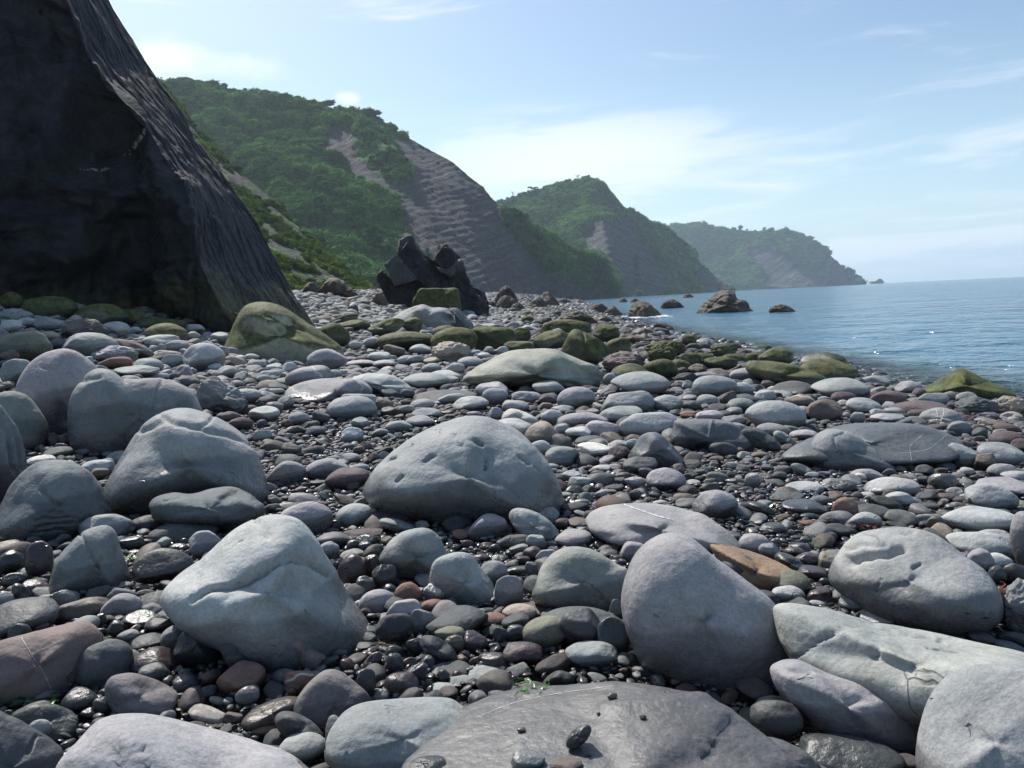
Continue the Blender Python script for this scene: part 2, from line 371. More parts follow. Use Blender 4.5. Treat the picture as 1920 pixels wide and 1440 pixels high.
mt, t = new_mat('scrub_leaves')
pos = t.n('ShaderNodeNewGeometry').outputs['Position']
rn = t.n('ShaderNodeAttribute', attribute_type='INSTANCER', attribute_name='col').outputs['Color']
c = t.scale(rn, t.ramp(t.noise(pos, 1.5, 4, 0.7), 0.3, 0.7, 0.6, 1.4))
df = t.n('ShaderNodeBsdfDiffuse', {'Color': c}); tr = t.n('ShaderNodeBsdfTranslucent', {'Color': t.scale(c, 1.1)})
t.n('ShaderNodeOutputMaterial', {'Surface': t.n('ShaderNodeMixShader', {0: 0.42, 1: df, 2: tr})}); M['leaf'] = mt
def flat_mat(name, col, rough=0.6, transl=0.0):
    mt, t = new_mat(name); pos = t.n('ShaderNodeNewGeometry').outputs['Position']
    c = t.scale(t.n('ShaderNodeRGB').outputs[0], t.ramp(t.noise(pos, 30.0 if rough < 0.6 else 2.0, 4, 0.7), 0.3, 0.7, 0.6, 1.35))
    [n for n in t.t.nodes if n.type == 'RGB'][0].outputs[0].default_value = (*col, 1)
    b = t.n('ShaderNodeBsdfPrincipled', {'Base Color': c, 'Roughness': rough})
    t.n('ShaderNodeOutputMaterial', {'Surface': b}); return mt
M['bark'] = flat_mat('grey_bark', (0.09, 0.075, 0.06), 0.9)
M['crown'] = flat_mat('tree_crown_leaves', (0.040, 0.105, 0.028), 0.8)
M['weed_green'] = flat_mat('green_seaweed', (0.05, 0.16, 0.02), 0.35)
M['weed_brown'] = flat_mat('brown_seaweed', (0.16, 0.07, 0.015), 0.35)
M['weed_red'] = flat_mat('red_seaweed', (0.13, 0.025, 0.015), 0.3)

# ------------------------------------------------------------------ ground and sea
def build_ground():
    nd, na = 420, 260
    D = np.concatenate([np.linspace(-3, 0.7, 20), np.exp(np.linspace(math.log(0.75), math.log(330), nd))])
    u = np.linspace(-1, 1, na)
    Y = D[:, None] + 0 * u[None, :]
    X = u[None, :] * (3 + np.abs(D)[:, None] * 1.15)
    Z = ground(X, Y)
    P = np.stack([X, Y, Z], -1).reshape(-1, 3)
    P[:, 2] += 0.012 * gnoise(P * [6, 6, 0] + 3) + 0.03 * gnoise(P * [1.3, 1.3, 0] + 9) - 0.02
    me = mesh_of('beach_ground', P, grid_faces(len(D), na)); me.materials.append(M['gravel'])
    o = link(bpy.data.objects.new('beach_ground', me)); tag(o, 'dark wet gravel bed of the beach beneath the stones', kind='structure')
build_ground()

SEA_ROCKS = []     # x, y, radius: filled by the shore rocks, used for foam and shallows
def build_sea():
    nd, na = 460, 520
    D = np.exp(np.linspace(math.log(5), math.log(4300), nd)); A = np.linspace(-1.25, 1.45, na)
    X = np.sin(A)[None, :] * D[:, None]; Y = np.cos(A)[None, :] * D[:, None]
    P = np.stack([X, Y, 0 * X], -1).reshape(-1, 3); d = np.hypot(P[:, 0], P[:, 1])
    amp = np.clip(1 - d / 260, 0, 1)
    z = 0.035 * gnoise(P * [0.9, 1.3, 0] + 4) * sm((60 - d) / 40) + 0.05 * gnoise(P * [0.25, 0.42, 0] + 2) * amp + 0.018 * gnoise(P * [2.4, 3.0, 0]) * sm((30 - d) / 18)
    P[:, 2] = WATER_Z + z
    g = ground(P[:, 0], P[:, 1]); depth = WATER_Z - g
    shal = np.clip(1 - depth / 0.75, 0, 1) * (d < 220)
    foam = 0.60 * np.exp(-(depth / 0.07) ** 2) * (d < 120)
    for (x, y, r, s) in SEA_ROCKS:
        q = np.hypot(P[:, 0] - x, P[:, 1] - y)
        foam = np.maximum(foam, s * np.exp(-np.clip(q - r * 0.9, 0, None) / (0.6 * r + 0.35)) * (depth > -0.1))
    me = mesh_of('sea', P, grid_faces(nd, na)); add_attr(me, 'shallow', shal); add_attr(me, 'foam', foam)
    me.materials.append(M['water'])
    o = link(bpy.data.objects.new('sea', me)); tag(o, 'calm blue sea with small ripples', kind='structure')

# ------------------------------------------------------------------ instanced stuff
def instanced(name, pts, protos, ptype, rot, scl, cols, mat, extra=None):
    """one object: prototype islands plus loose points; geometry nodes put a prototype on every point"""
    V, Fc, pid = [], [], []
    n0 = 0
    for k, (v, f) in enumerate(protos):
        V.append(v); Fc.append(f + n0); pid += [k] * len(v); n0 += len(v)
    V.append(pts); pid += [-1] * len(pts)
    V = np.concatenate(V); me = mesh_of(name, V, np.concatenate(Fc))
    N = len(pts)
    def padd(a, wd): return np.concatenate([np.zeros((n0, wd)), np.asarray(a, float).reshape(N, wd)])
    add_attr(me, 'pid', np.array(pid), 'INT')
    add_attr(me, 'ptype', padd(ptype, 1), 'INT')
    add_attr(me, 'rot', padd(rot, 3), 'FLOAT_VECTOR'); add_attr(me, 'scl', padd(scl, 3), 'FLOAT_VECTOR')
    add_attr(me, 'col', padd(np.c_[cols, np.ones(N)], 4), 'FLOAT_COLOR')
    for k, v in (extra or {}).items(): add_attr(me, k, padd(v, 1))
    me.materials.append(mat)
    o = link(bpy.data.objects.new(name, me))
    ng = bpy.data.node_groups.new(name + '_scatter', 'GeometryNodeTree')
    ng.interface.new_socket('Geometry', in_out='INPUT', socket_type='NodeSocketGeometry')
    ng.interface.new_socket('Geometry', in_out='OUTPUT', socket_type='NodeSocketGeometry')
    g = NT(ng); gi = g.n('NodeGroupInput'); go = g.n('NodeGroupOutput')
    def attr(nm, typ): return [s for s in g.n('GeometryNodeInputNamedAttribute', {'Name': nm}, data_type=typ).outputs if s.enabled and s.name == 'Attribute'][0]
    def sel(k):
        nd = g.n('FunctionNodeCompare', data_type='INT', operation='EQUAL')
        ins = [s for s in nd.inputs if s.enabled]
        ng.links.new(attr('pid', 'INT'), ins[0]); ins[1].default_value = k
        return g.n('GeometryNodeSeparateGeometry', {'Geometry': gi.outputs[0], 'Selection': nd.outputs[0]}, domain='POINT').outputs[0]
    jn = g.n('GeometryNodeJoinGeometry')
    for k in range(len(protos)):
        gti = g.n('GeometryNodeGeometryToInstance'); ng.links.new(sel(k), gti.inputs[0]); ng.links.new(gti.outputs[0], jn.inputs[0])
    iop = g.n('GeometryNodeInstanceOnPoints', {'Points': sel(-1), 'Instance': jn.outputs[0], 'Pick Instance': True})
    ng.links.new(attr('ptype', 'INT'), iop.inputs['Instance Index'])
    e2r = g.n('FunctionNodeEulerToRotation'); ng.links.new(attr('rot', 'FLOAT_VECTOR'), e2r.inputs[0])
    ng.links.new(e2r.outputs[0], iop.inputs['Rotation'])
    ng.links.new(attr('scl', 'FLOAT_VECTOR'), iop.inputs['Scale'])
    ng.links.new(iop.outputs[0], go.inputs[0])
    md = o.modifiers.new('scatter', 'NODES'); md.node_group = ng
    return o
# ------------------------------------------------------------------ far land
def seg_dist(p, line):
    p = np.asarray(p, float); out = np.full(len(p), 1e9)
    for a, b in zip(line[:-1], line[1:]):
        a, b = np.array(a, float), np.array(b, float); ab = b - a
        s = np.clip(((p - a) @ ab) / (ab @ ab + 1e-9), 0, 1)
        out = np.minimum(out, np.linalg.norm(p - (a + s[:, None] * ab), axis=1))
    return out
def poly_mask(p, poly, soft=14.0):
    p = np.asarray(p, float); ins = np.zeros(len(p), bool); pl = list(poly)
    for (x0, y0), (x1, y1) in zip(pl, pl[1:] + pl[:1]):
        c = ((y0 > p[:, 1]) != (y1 > p[:, 1])) & (p[:, 0] < (x1 - x0) * (p[:, 1] - y0) / (y1 - y0 + 1e-9) + x0)
        ins ^= c
    d = seg_dist(p, pl + pl[:1])
    return sm(0.5 + np.where(ins, d, -d) / (2 * soft))
def Z(poly, s, ox, oy): return [(ox + x * s, oy + y * s) for x, y in poly]

def hill(name, label, cols, mat, rocks, grass, disp, nr=150, nc=420, e=1.25, back=1.35, ribs=(), soft=14.0, seed=0, strata=(-0.42, 0.9), rockamp=0.0, rkmul=1.0):
    c = np.array(cols, float)               # ridge px, py, D, foot px, py, D
    s = np.concatenate([[0], np.cumsum(np.hypot(np.diff(c[:, 0]), np.diff(c[:, 1])))]); s /= s[-1]
    u = np.linspace(0, 1, nc); cc = np.stack([np.interp(u, s, c[:, k]) for k in range(6)], 1)
    rows, pix = [], []
    for k in range(nr):                     # front: ridge to foot
        t = k / (nr - 1)
        px = cc[:, 0] * (1 - t) + cc[:, 3] * t; py = cc[:, 1] * (1 - t) + cc[:, 4] * t
        D = cc[:, 5] + (cc[:, 2] - cc[:, 5]) * (1 - t) ** e
        for line, amt, wdt in ribs:
            D = D - amt * np.exp(-(seg_dist(np.c_[px, py], line) / wdt) ** 2)
        rows.append(np.array([at(a, b, d) for a, b, d in zip(px, py, D)])); pix.append(np.c_[px, py])
    foot = rows[-1].copy(); foot[:, 2] = -4; rows.append(foot); pix.append(pix[-1])
    bk, bp = [], []
    for k, (f, dz) in enumerate(((back, 0.0), (1 + (back - 1) * 0.66, 0.55), (1 + (back - 1) * 0.33, 0.9), (1 + (back - 1) * 0.1, 0.99))):
        r = rows[0].copy(); r[:, :2] *= f; r[:, 2] = -4 * (1 - dz) + r[:, 2] * dz; bk.append(r); bp.append(pix[0])
    P = np.array(bk + rows); PX = np.array(bp + pix).reshape(-1, 2)
    N = grid_normals(P); flat = P.reshape(-1, 3)
    if (N.reshape(-1, 3)[:, 1].mean()) > 0: N = -N
    rk = np.zeros(len(flat))
    for r in rocks: rk = np.maximum(rk, rkmul * poly_mask(PX, r, soft))
    gr = np.zeros(len(flat))
    for line, wd in grass: gr = np.maximum(gr, np.exp(-(seg_dist(PX, line) / wd) ** 2))
    q = flat / disp[0]
    d = disp[1] * (fbm(q + seed, 5, 0.55) + 0.35 * fbm(q * 2.5 + 31, 4, 0.6, True)) * (1 - .8 * rk)
    if rockamp:
        sq = (flat[:, 0] * strata[0] + flat[:, 2] * strata[1]) / disp[0] * 9 + 0.8 * gnoise(q * 1.5)
        d = d + rockamp * rk * (np.abs(sq % 1 - 0.5) - 0.25 + 0.5 * fbm(q * 4, 3, 0.6, True) - 0.3)
    edge = np.ones(P.shape[:2]); edge[:4] = 0; edge[4] = 0.35
    d = d * edge.ravel()
    flat = flat + N.reshape(-1, 3) * d[:, None]
    me = mesh_of(name, flat, grid_faces(P.shape[0], nc))
    add_attr(me, 'rock', rk); add_attr(me, 'grass', gr); me.materials.append(mat)
    o = link(bpy.data.objects.new(name, me)); tag(o, label, kind='structure')
    R4 = 4 * nc
    return dict(P=flat[R4:R4 + nr * nc].reshape(nr, nc, 3), N=N[4:4 + nr], rk=rk[R4:R4 + nr * nc].reshape(nr, nc), gr=gr[R4:R4 + nr * nc].reshape(nr, nc), PX=PX[R4:R4 + nr * nc].reshape(nr, nc, 2))

z4 = lambda p: Z(p, 0.34375, 300, 140)
z5 = lambda p: Z(p, 0.359375, 930, 310)
H1 = hill('green_hillside', 'steep green scrub hillside with tilted grey rock beds above the beach',
    [(130, 120, 560, 230, 572, 300), (300, 152, 545, 420, 572, 300), (390, 166, 530, 510, 572, 300), (480, 180, 515, 600, 570, 305), (600, 201, 500, 700, 568, 310),
     (690, 216, 490, 780, 566, 322), (760, 254, 482, 850, 563, 340), (850, 305, 475, 920, 561, 375), (905, 350, 472, 985, 560, 420), (945, 397, 475, 1040, 559, 460),
     (1000, 433, 490, 1085, 558.5, 500), (1060, 463, 515, 1118, 558.5, 530), (1130, 494, 548, 1143, 558.5, 545), (1147, 525, 560, 1152, 558.5, 558)],
    M['hill1'],
    [z4([(1250, 330), (1400, 325), (1620, 470), (1800, 640), (1870, 760), (1930, 1000), (1860, 1260), (1560, 1260), (1500, 1000), (1330, 860), (1290, 700), (1180, 640), (1060, 560), (1030, 480), (900, 400), (880, 290), (980, 260), (1080, 280), (1050, 400), (1100, 480), (1200, 560), (1330, 620), (1390, 520), (1300, 440)]),
     Z([(60, 340), (150, 440), (260, 560), (420, 640), (560, 640), (560, 692), (100, 692), (-60, 600)], .359375, 930, 310)],
    [(z4([(870, 560), (1000, 720), (1150, 830), (1280, 950)]), 4), (z4([(440, 480), (600, 560), (740, 660)]), 4), (z4([(1000, 940), (1100, 1080), (1220, 1190)]), 16),
     (z5([(60, 300), (170, 330), (220, 400)]), 14), (z5([(380, 380), (480, 430), (570, 480), (600, 560)]), 6)],
    (36.0, 6.0), ribs=[(z4([(870, 560), (1000, 720), (1150, 830), (1280, 950)]), 9, 12), (z4([(440, 480), (740, 660)]), 6, 12),
          (z4([(150, 100), (500, 400), (700, 700)]) , 8, 25), (z5([(60, 250), (280, 500), (330, 640)]), 14, 12), (z5([(570, 480), (610, 680)]), 12, 7)], nr=190, nc=460, rockamp=.8)
SP = hill('grassy_spur', 'low rocky spur with yellow grass running down behind the dark cliff',
    [(240, 130, 235, 330, 575, 120), (300, 160, 230, 380, 575, 110), (345, 208, 222, 430, 575, 104), (400, 280, 212, 470, 573, 100), (440, 318, 205, 500, 570, 100), (500, 365, 198, 540, 568, 100),
     (560, 425, 185, 580, 566, 102), (620, 487, 170, 625, 566, 105), (675, 538, 150, 672, 566, 112), (706, 566, 132, 702, 568, 122)],
    M['hill1'],
    [z4([(40, 120), (180, 240), (320, 420), (440, 470), (540, 560), (680, 740), (800, 880), (950, 1030), (1180, 1240), (780, 1260), (600, 950), (450, 740), (330, 560), (180, 400)])],
    [(z4([(280, 450), (430, 620), (540, 790), (720, 930), (930, 1110)]), 9), (z4([(240, 260), (450, 480), (580, 600)]), 7), (z4([(600, 890), (800, 1030), (900, 1100)]), 11), (z4([(560, 500), (750, 760), (1000, 960), (1100, 1130)]), 6)],
    (18.0, 1.1), nr=130, nc=240, rkmul=.56, seed=40, rockamp=0.3, back=1.3)
H2 = hill('conical_headland', 'conical green headland with a dark layered sea cliff',
    [(800, 440, 900, 820, 562, 800), (880, 400, 900, 900, 561, 780), (945, 374, 900, 960, 560, 760), (1000, 357, 900, 1010, 559, 740), (1060, 344, 900, 1060, 557.5, 715), (1085, 340, 900, 1085, 556.5, 700), (1100, 333, 900, 1105, 556, 690),
     (1118, 337, 900, 1130, 555.5, 680), (1150, 363, 905, 1160, 554.5, 690), (1168, 386, 910, 1185, 553.5, 715), (1185, 403, 920, 1205, 553, 760), (1220, 416, 950, 1240, 551, 820), (1250, 429, 975, 1265, 550, 850), (1270, 446, 985, 1290, 549, 870),
     (1310, 490, 985, 1325, 548, 905), (1345, 521, 980, 1355, 546.5, 940), (1374, 543, 970, 1376, 545.5, 960)],
    M['hill2'],
    [z5([(440, 370), (560, 272), (670, 290), (720, 300), (770, 420), (840, 520), (950, 650), (640, 680), (580, 480), (470, 420)]), z5([(1040, 480), (1080, 540), (1260, 640), (1100, 660), (1030, 560)]), z5([(560, 90), (640, 150), (700, 240), (660, 230), (600, 150)])],
    [(z5([(500, 300), (600, 262), (670, 288)]), 5), (z5([(880, 520), (980, 620)]), 10), (z5([(30, 170), (200, 115), (450, 75)]), 5)],
    (60.0, 7.0), nr=120, nc=330, ribs=[(z5([(560, 280), (590, 480), (600, 680)]), 30, 14), (z5([(745, 480), (755, 640)]), 25, 5)], seed=11, soft=8, rockamp=2.2, e=0.9)
H3 = hill('far_headland', 'hazy far green headland with broken cliffs meeting the sea',
    [(1120, 420, 2100, 1140, 556, 1900), (1180, 419, 2050, 1200, 553, 1850), (1240, 423, 2000, 1250, 550.5, 1800), (1300, 427, 2000, 1310, 547.5, 1800), (1350, 429, 2000, 1355, 545.5, 1800), (1400, 432, 2000, 1405, 543.5, 1820), (1440, 434, 2000, 1440, 541.8, 1830),
     (1470, 436, 2000, 1470, 540.4, 1840), (1500, 445, 2000, 1500, 539, 1850), (1530, 456, 2000, 1530, 537.5, 1870), (1550, 470, 2000, 1550, 536.5, 1890), (1562, 486, 2000, 1566, 535.8, 1910), (1580, 501, 2000, 1582, 535, 1930), (1592, 516, 2000, 1595, 534.3, 1950), (1605, 525, 2000, 1606, 533.6, 1970), (1614, 532, 2000, 1615, 533, 1980)],
    M['hill3'],
    [z5([(1310, 420), (1420, 420), (1560, 490), (1620, 560), (1870, 610), (1860, 640), (1380, 640), (1370, 560), (1310, 490)]), z5([(1700, 440), (1800, 530), (1870, 610), (1780, 620), (1690, 520)]), z5([(1540, 380), (1570, 450), (1560, 390)])],
    [(z5([(1280, 350), (1400, 400), (1540, 465)]), 5), (z5([(1480, 540), (1560, 560)]), 10), (z5([(860, 312), (1100, 322)]), 5)],
    (130.0, 12.0), nr=80, nc=260, seed=23, rkmul=.8, soft=7, rockamp=4, e=0.8)

# scrub on the hills
def bush_proto(seed, leaves=110):
    rs = np.random.RandomState(seed); v, f = ico(3)
    d = v.copy(); r = 0.72 * (1 + 0.35 * gnoise(d * 1.7 + seed * 9) + 0.18 * gnoise(d * 4 + seed))
    core = d * r[:, None]; V = [core]; Fc = [f]; n = len(core)
    k = rs.normal(size=(leaves, 3)); k[:, 2] = np.abs(k[:, 2]) * 1.1 - 0.2; k /= np.linalg.norm(k, axis=1)[:, None]
    rr = 0.72 * (1 + 0.35 * gnoise(k * 1.7 + seed * 9) + 0.18 * gnoise(k * 4 + seed)) * rs.uniform(0.95, 1.22, leaves)
    c = k * rr[:, None]; tri = rs.normal(size=(leaves, 3, 3)) * 0.11 + c[:, None, :]
    V.append(tri.reshape(-1, 3)); Fc.append(np.arange(leaves * 3).reshape(-1, 3) + n)
    V = np.concatenate(V) * [1, 1, 0.8]
    return V, np.concatenate(Fc)
BUSH = [bush_proto(s) for s in range(4)]
def scatter(name, label, H, n, size, seed, rf=2.3, cf=0.6, jit=0.4, palette=((0.030, 0.090, 0.024), (0.095, 0.205, 0.046)), gmax=1.1):
    rs = np.random.RandomState(seed); P, rk, gr = H['P'], H['rk'], H['gr']
    e1 = np.linalg.norm(np.diff(P, axis=1)[:-1], axis=2); e2 = np.linalg.norm(np.diff(P, axis=0)[:, :-1], axis=2)
    wgt = e1 * e2; q = P[:-1, :-1].reshape(-1, 3); clump = fbm(q / (size[1] * 9) + seed, 3)
    ok = np.clip(1 - rk[:-1, :-1].ravel() * rf + clump * cf, 0.0, 1) * (gr[:-1, :-1].ravel() < gmax)
    pr = wgt.ravel() * ok; pr /= pr.sum()
    idx = rs.choice(len(pr), n, p=pr)
    pts = q[idx] + rs.normal(size=(n, 3)) * size[0] * jit
    s = rs.uniform(size[0], size[1], n) * np.clip(1 + 0.8 * clump[idx], 0.5, 1.6)
    mixf = np.clip(0.5 + 0.9 * gnoise(pts / (size[1] * 5)) + rs.normal(size=n) * 0.34, 0, 1)
    col = np.array(palette[0]) * (1 - mixf[:, None]) + np.array(palette[1]) * mixf[:, None]
    rot = np.c_[rs.normal(size=n) * 0.15, rs.normal(size=n) * 0.15, rs.uniform(0, 6.28, n)]
    o = instanced(name, pts, BUSH, rs.randint(0, 4, n), rot, np.c_[s, s, s * rs.uniform(0.7, 1.1, n)], col, M['leaf'])
    tag(o, label, kind='stuff')
scatter('hillside_scrub', 'dense green scrub and low trees covering the hillside', H1, 17000, (1.2, 4.6), 1, 1.95, 0.75)
scatter('spur_scrub', 'low bushes and ferns dotted over the rocky spur', SP, 8000, (0.5, 1.3), 2, 1.75, 0.9, palette=((0.040, 0.080, 0.016), (0.120, 0.170, 0.035)), gmax=0.9)
scatter('headland_scrub', 'dense scrub woodland over the conical headland', H2, 11000, (2.2, 4.8), 3, palette=((0.055, 0.135, 0.040), (0.13, 0.26, 0.065)))
scatter('far_headland_scrub', 'scrub covering the far headland', H3, 5000, (7.0, 12.0), 4, palette=((0.050, 0.135, 0.045), (0.12, 0.25, 0.07)))

# single trees on the skylines
def crown_mesh(name, seed, r, flat=0.8, spread=1.0, nb=7, lv=170):
    rs = np.random.RandomState(seed); V, Fc, n = [], [], 0
    for k in range(nb):
        c = rs.normal(size=3) * [0.38 * spread, 0.3, 0.22] * r; c[2] += r * 0.1 * k / nb - r * .15
        v, f = bush_proto(seed * 13 + k, lv); s = r * rs.uniform(0.35, 0.6)
        V.append(v * [s * spread, s, s * flat] + c); Fc.append(f + n); n += len(v)
    me = mesh_of(name, np.concatenate(V), np.concatenate(Fc)); me.materials.append(M['crown']); return me
def tube_mesh(name, paths, mat):
    V, Fc, n = [], [], 0
    for pts in paths:
        pts = np.array(pts, float)
        for i, p in enumerate(pts):
            a = np.arange(6) / 6 * 2 * math.pi
            V.append(np.c_[p[0] + p[3] * np.cos(a), p[1] + p[3] * np.sin(a), p[2] + 0 * a])
            if i:
                j = np.arange(6); b = n + (i - 1) * 6
                Fc.append(np.c_[b + j, b + (j + 1) % 6, b + 6 + (j + 1) % 6, b + 6 + j])
        n += 6 * len(pts)
    me = mesh_of(name, np.concatenate(V), np.concatenate(Fc)); me.materials.append(mat); return me
def tree(px, py, D, h_px, label, seed, kind='skyline_tree', spread=1.0, flat=0.8, bare=False, group='trees on the hill skyline', lean=0.0):
    h = h_px / F_PX * D; rs = np.random.RandomState(seed)
    root = link(bpy.data.objects.new(kind, None)); b = at(px, py, D); root.location = b
    tag(root, label, 'tree', group)
    L = lean * h
    paths = [[(0, 0, -0.25 * h, 0.05 * h), (L * .4, 0, 0.3 * h, 0.035 * h), (L, 0, 0.62 * h, 0.02 * h)]]
    for k in range(12 if bare else 4):
        z0 = rs.uniform(0.2, 0.6) * h; a = rs.uniform(0, 6.28); l = rs.uniform(0.25, 0.45) * h
        x0 = L * z0 / (0.62 * h)
        paths.append([(x0, 0, z0, 0.018 * h), (x0 + l * .5 * math.cos(a) + L * .2, l * .5 * math.sin(a), z0 + l * 0.5, 0.012 * h), (x0 + l * math.cos(a) + L * .4, l * math.sin(a), z0 + l * (0.9 if bare else 0.7), 0.005 * h)])
    link(bpy.data.objects.new('trunk', tube_mesh('trunk', paths, M['bark'])), root)
    if not bare:
        c = link(bpy.data.objects.new('crown', crown_mesh('crown', seed, h * 0.72, 1.0 if flat == .8 else flat, 1 + (spread - 1) * .6)), root); c.location = (L, 0, 0.40 * h)
for i, a in enumerate([
    (322, 158, 535, 12, 'small rounded tree nearest the dark cliff on the hill skyline'),
    (392, 172, 525, 24, 'tall broad dark tree highest on the left of the skyline', 1.5),
    (415, 172, 524, 16, 'tree just right of the broad dark skyline tree', 1.2),
    (455, 180, 520, 14, 'low bushy tree midway along the hill skyline'),
    (478, 182, 518, 14, 'small tree in the middle pair on the skyline'),
    (500, 186, 515, 18, 'round lone tree standing proud of the hill skyline', 1.2),
    (560, 197, 508, 13, 'low spreading tree left of the big clump on the skyline', 1.6),
    (608, 204, 500, 22, 'big domed tree clump above the rocky scar', 1.8),
    (640, 210, 497, 15, 'smaller crown at the right of the domed clump', 1.4),
    (694, 220, 490, 19, 'rounded dark tree where the skyline starts to fall', 1.7)]):
    tree(a[0], a[1], a[2], a[3], a[4], 50 + i, spread=a[5] if len(a) > 5 else 1.0)
tree(1084, 341, 896, 17, 'bare branched tree beside the headland summit', 70, 'bare_tree', bare=True, group='trees on the headland top')
tree(1093, 341, 896, 10, 'low dense thorn bush just left of the summit knoll', 71, 'thorn_bush', 1.6, group='trees on the headland top')
tree(995, 359, 898, 12, 'small wind-bent tree halfway up the headland ridge', 72, 'windswept_tree', 1.5, 0.5, group='trees on the headland top', lean=0.35)
tree(962, 369, 898, 13, 'thin bare tree low on the headland ridge', 73, 'bare_tree', bare=True, group='trees on the headland top')

# ------------------------------------------------------------------ the dark leaning cliff at the left
def catmull(a, t):
    n = len(a); i = np.clip(np.floor(t).astype(int), 0, n - 2); f = (t - i)[:, None]
    g = lambda k: a[np.clip(k, 0, n - 1)]
    p0, p1, p2, p3 = g(i - 1), g(i), g(i + 1), g(i + 2)
    return 0.5 * (2 * p1 + (p2 - p0) * f + (2 * p0 - 5 * p1 + 4 * p2 - p3) * f ** 2 + (3 * p1 - p0 - 3 * p2 + p3) * f ** 3)
def build_cliff():
    py = [-430, -200, 0, 100, 160, 235, 300, 350, 420, 500, 560, 640]
    sil = [-60, 85, 205, 262, 300, 352, 398, 432, 480, 522, 556, 610]
    are = [-170, -5, 122, 165, 205, 272, 312, 348, 362, 378, 408, 455]
    net = []
    for k, y in enumerate(py):
        t = k / (len(py) - 1); s, a = sil[k], are[k]
        Ds = 22.6 - 2.6 * t; Da = 19 - 3.6 * t
        low = sm((y - 330) / 250)
        net.append([at(-900, y, 34), at(-560, y, 17.5 - t), at(-160, y, 17.6 - 2.6 * t), at(a * 0.30 - 30, y, 18.8 - 2.4 * t + 0.9 * low), at(a * 0.72 - 10, y, 19.2 - 2.6 * t + 1.6 * low),
                    at(a, y, Da), at(a * 0.55 + s * 0.45, y, Da * 0.5 + Ds * 0.5 - 0.25), at(s, y, Ds), at(s - 60, y, Ds + 9), at(-500, y, 46)])
    top = [[p * 0.35 + np.mean(net[0], axis=0) * 0.65 + [0, 0, 1.2] for p in net[0]]]
    net = np.array(top + net); R, C = net.shape[:2]
    tr = np.linspace(0, R - 1, 300)
    rows = np.stack([catmull(net[:, c], tr) for c in range(C)], 1)       # 300 x C
    wts = [10, 30, 60, 70, 70, 110, 110, 20, 10]
    tc = np.concatenate([np.linspace(i, i + 1, n, endpoint=False) for i, n in enumerate(wts)] + [[C - 1]])
    ci = np.clip(tc.astype(int), 0, C - 2); cf = (tc - ci)[None, :, None]
    P = rows[:, ci] * (1 - cf) + rows[:, ci + 1] * cf
    N = grid_normals(P)
    if N[150, 150, 1] > 0: N = -N
    fl = P.reshape(-1, 3); TC = np.repeat(tc[None], 300, 0).ravel(); TR = np.repeat(tr[:, None], len(tc), 1).ravel()
    slab = sm((TC - 4.9) / 0.15) * sm((7.1 - TC) / 0.15)
    left = 1 - sm((TC - 4.8) / 0.2)
    z0 = np.zeros(len(fl))
    g1 = fbm(np.c_[TC * 7, TR * 0.55, z0 + 3], 5, 0.6, True) - 0.5
    g3 = np.clip(1 - np.abs(gnoise(np.c_[TC * 5.5, TR * 0.32, z0 + 23])) * 5, 0, 1) ** 3
    g2 = fbm(np.c_[TC * 2.2, TR * 0.8, z0 + 8], 4, 0.5)
    step = np.floor(TC * 6 + 0.9 * gnoise(np.c_[TC * 1.5, TR * 0.7, z0])) ; stp = np.sin(step * 12.9) * 0.5
    d = slab * (0.050 * g1 + 0.08 * g2 + 0.03 * stp - 0.07 * g3)
    big = fbm(fl * [0.32, 0.32, 0.32] + 4, 5, 0.55); rid = fbm(fl * [0.5, 0.5, 0.9] + 14, 5, 0.6, True) - 0.5
    sq = (fl[:, 0] * 0.55 + fl[:, 2] * 0.83) * 1.3 + gnoise(fl * 0.5)
    d = d + left * (0.75 * big + 0.26 * rid + 0.10 * (np.abs(sq % 1 - .5) - .25)) + left * 0.03 * fbm(fl * 2.3, 4, 0.6)
    edge = np.exp(-((TC - 5.0) / 0.12) ** 2); d = d * (1 - .7 * edge) + edge * 0.10 * fbm(np.c_[z0, TR * 1.3, z0 + 5], 4, 0.6)
    fl = fl + N.reshape(-1, 3) * d[:, None]
    q = fl - CAM; zz = q @ FW; PX = np.c_[960 + F_PX * (q @ RT) / zz, 720 - F_PX * (q @ UP) / zz]
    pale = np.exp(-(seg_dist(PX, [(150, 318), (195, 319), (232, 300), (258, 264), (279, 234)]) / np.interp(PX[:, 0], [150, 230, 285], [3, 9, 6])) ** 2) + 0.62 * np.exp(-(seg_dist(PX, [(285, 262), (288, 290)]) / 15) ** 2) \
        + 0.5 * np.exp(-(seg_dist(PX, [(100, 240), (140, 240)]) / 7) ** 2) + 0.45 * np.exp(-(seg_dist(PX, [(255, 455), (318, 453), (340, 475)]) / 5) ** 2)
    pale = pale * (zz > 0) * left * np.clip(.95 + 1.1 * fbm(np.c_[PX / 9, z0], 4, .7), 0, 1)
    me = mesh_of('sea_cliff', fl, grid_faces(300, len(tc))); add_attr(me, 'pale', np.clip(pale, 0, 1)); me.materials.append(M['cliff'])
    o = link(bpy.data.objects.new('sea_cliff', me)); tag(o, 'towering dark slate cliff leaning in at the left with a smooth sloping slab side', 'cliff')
build_cliff()
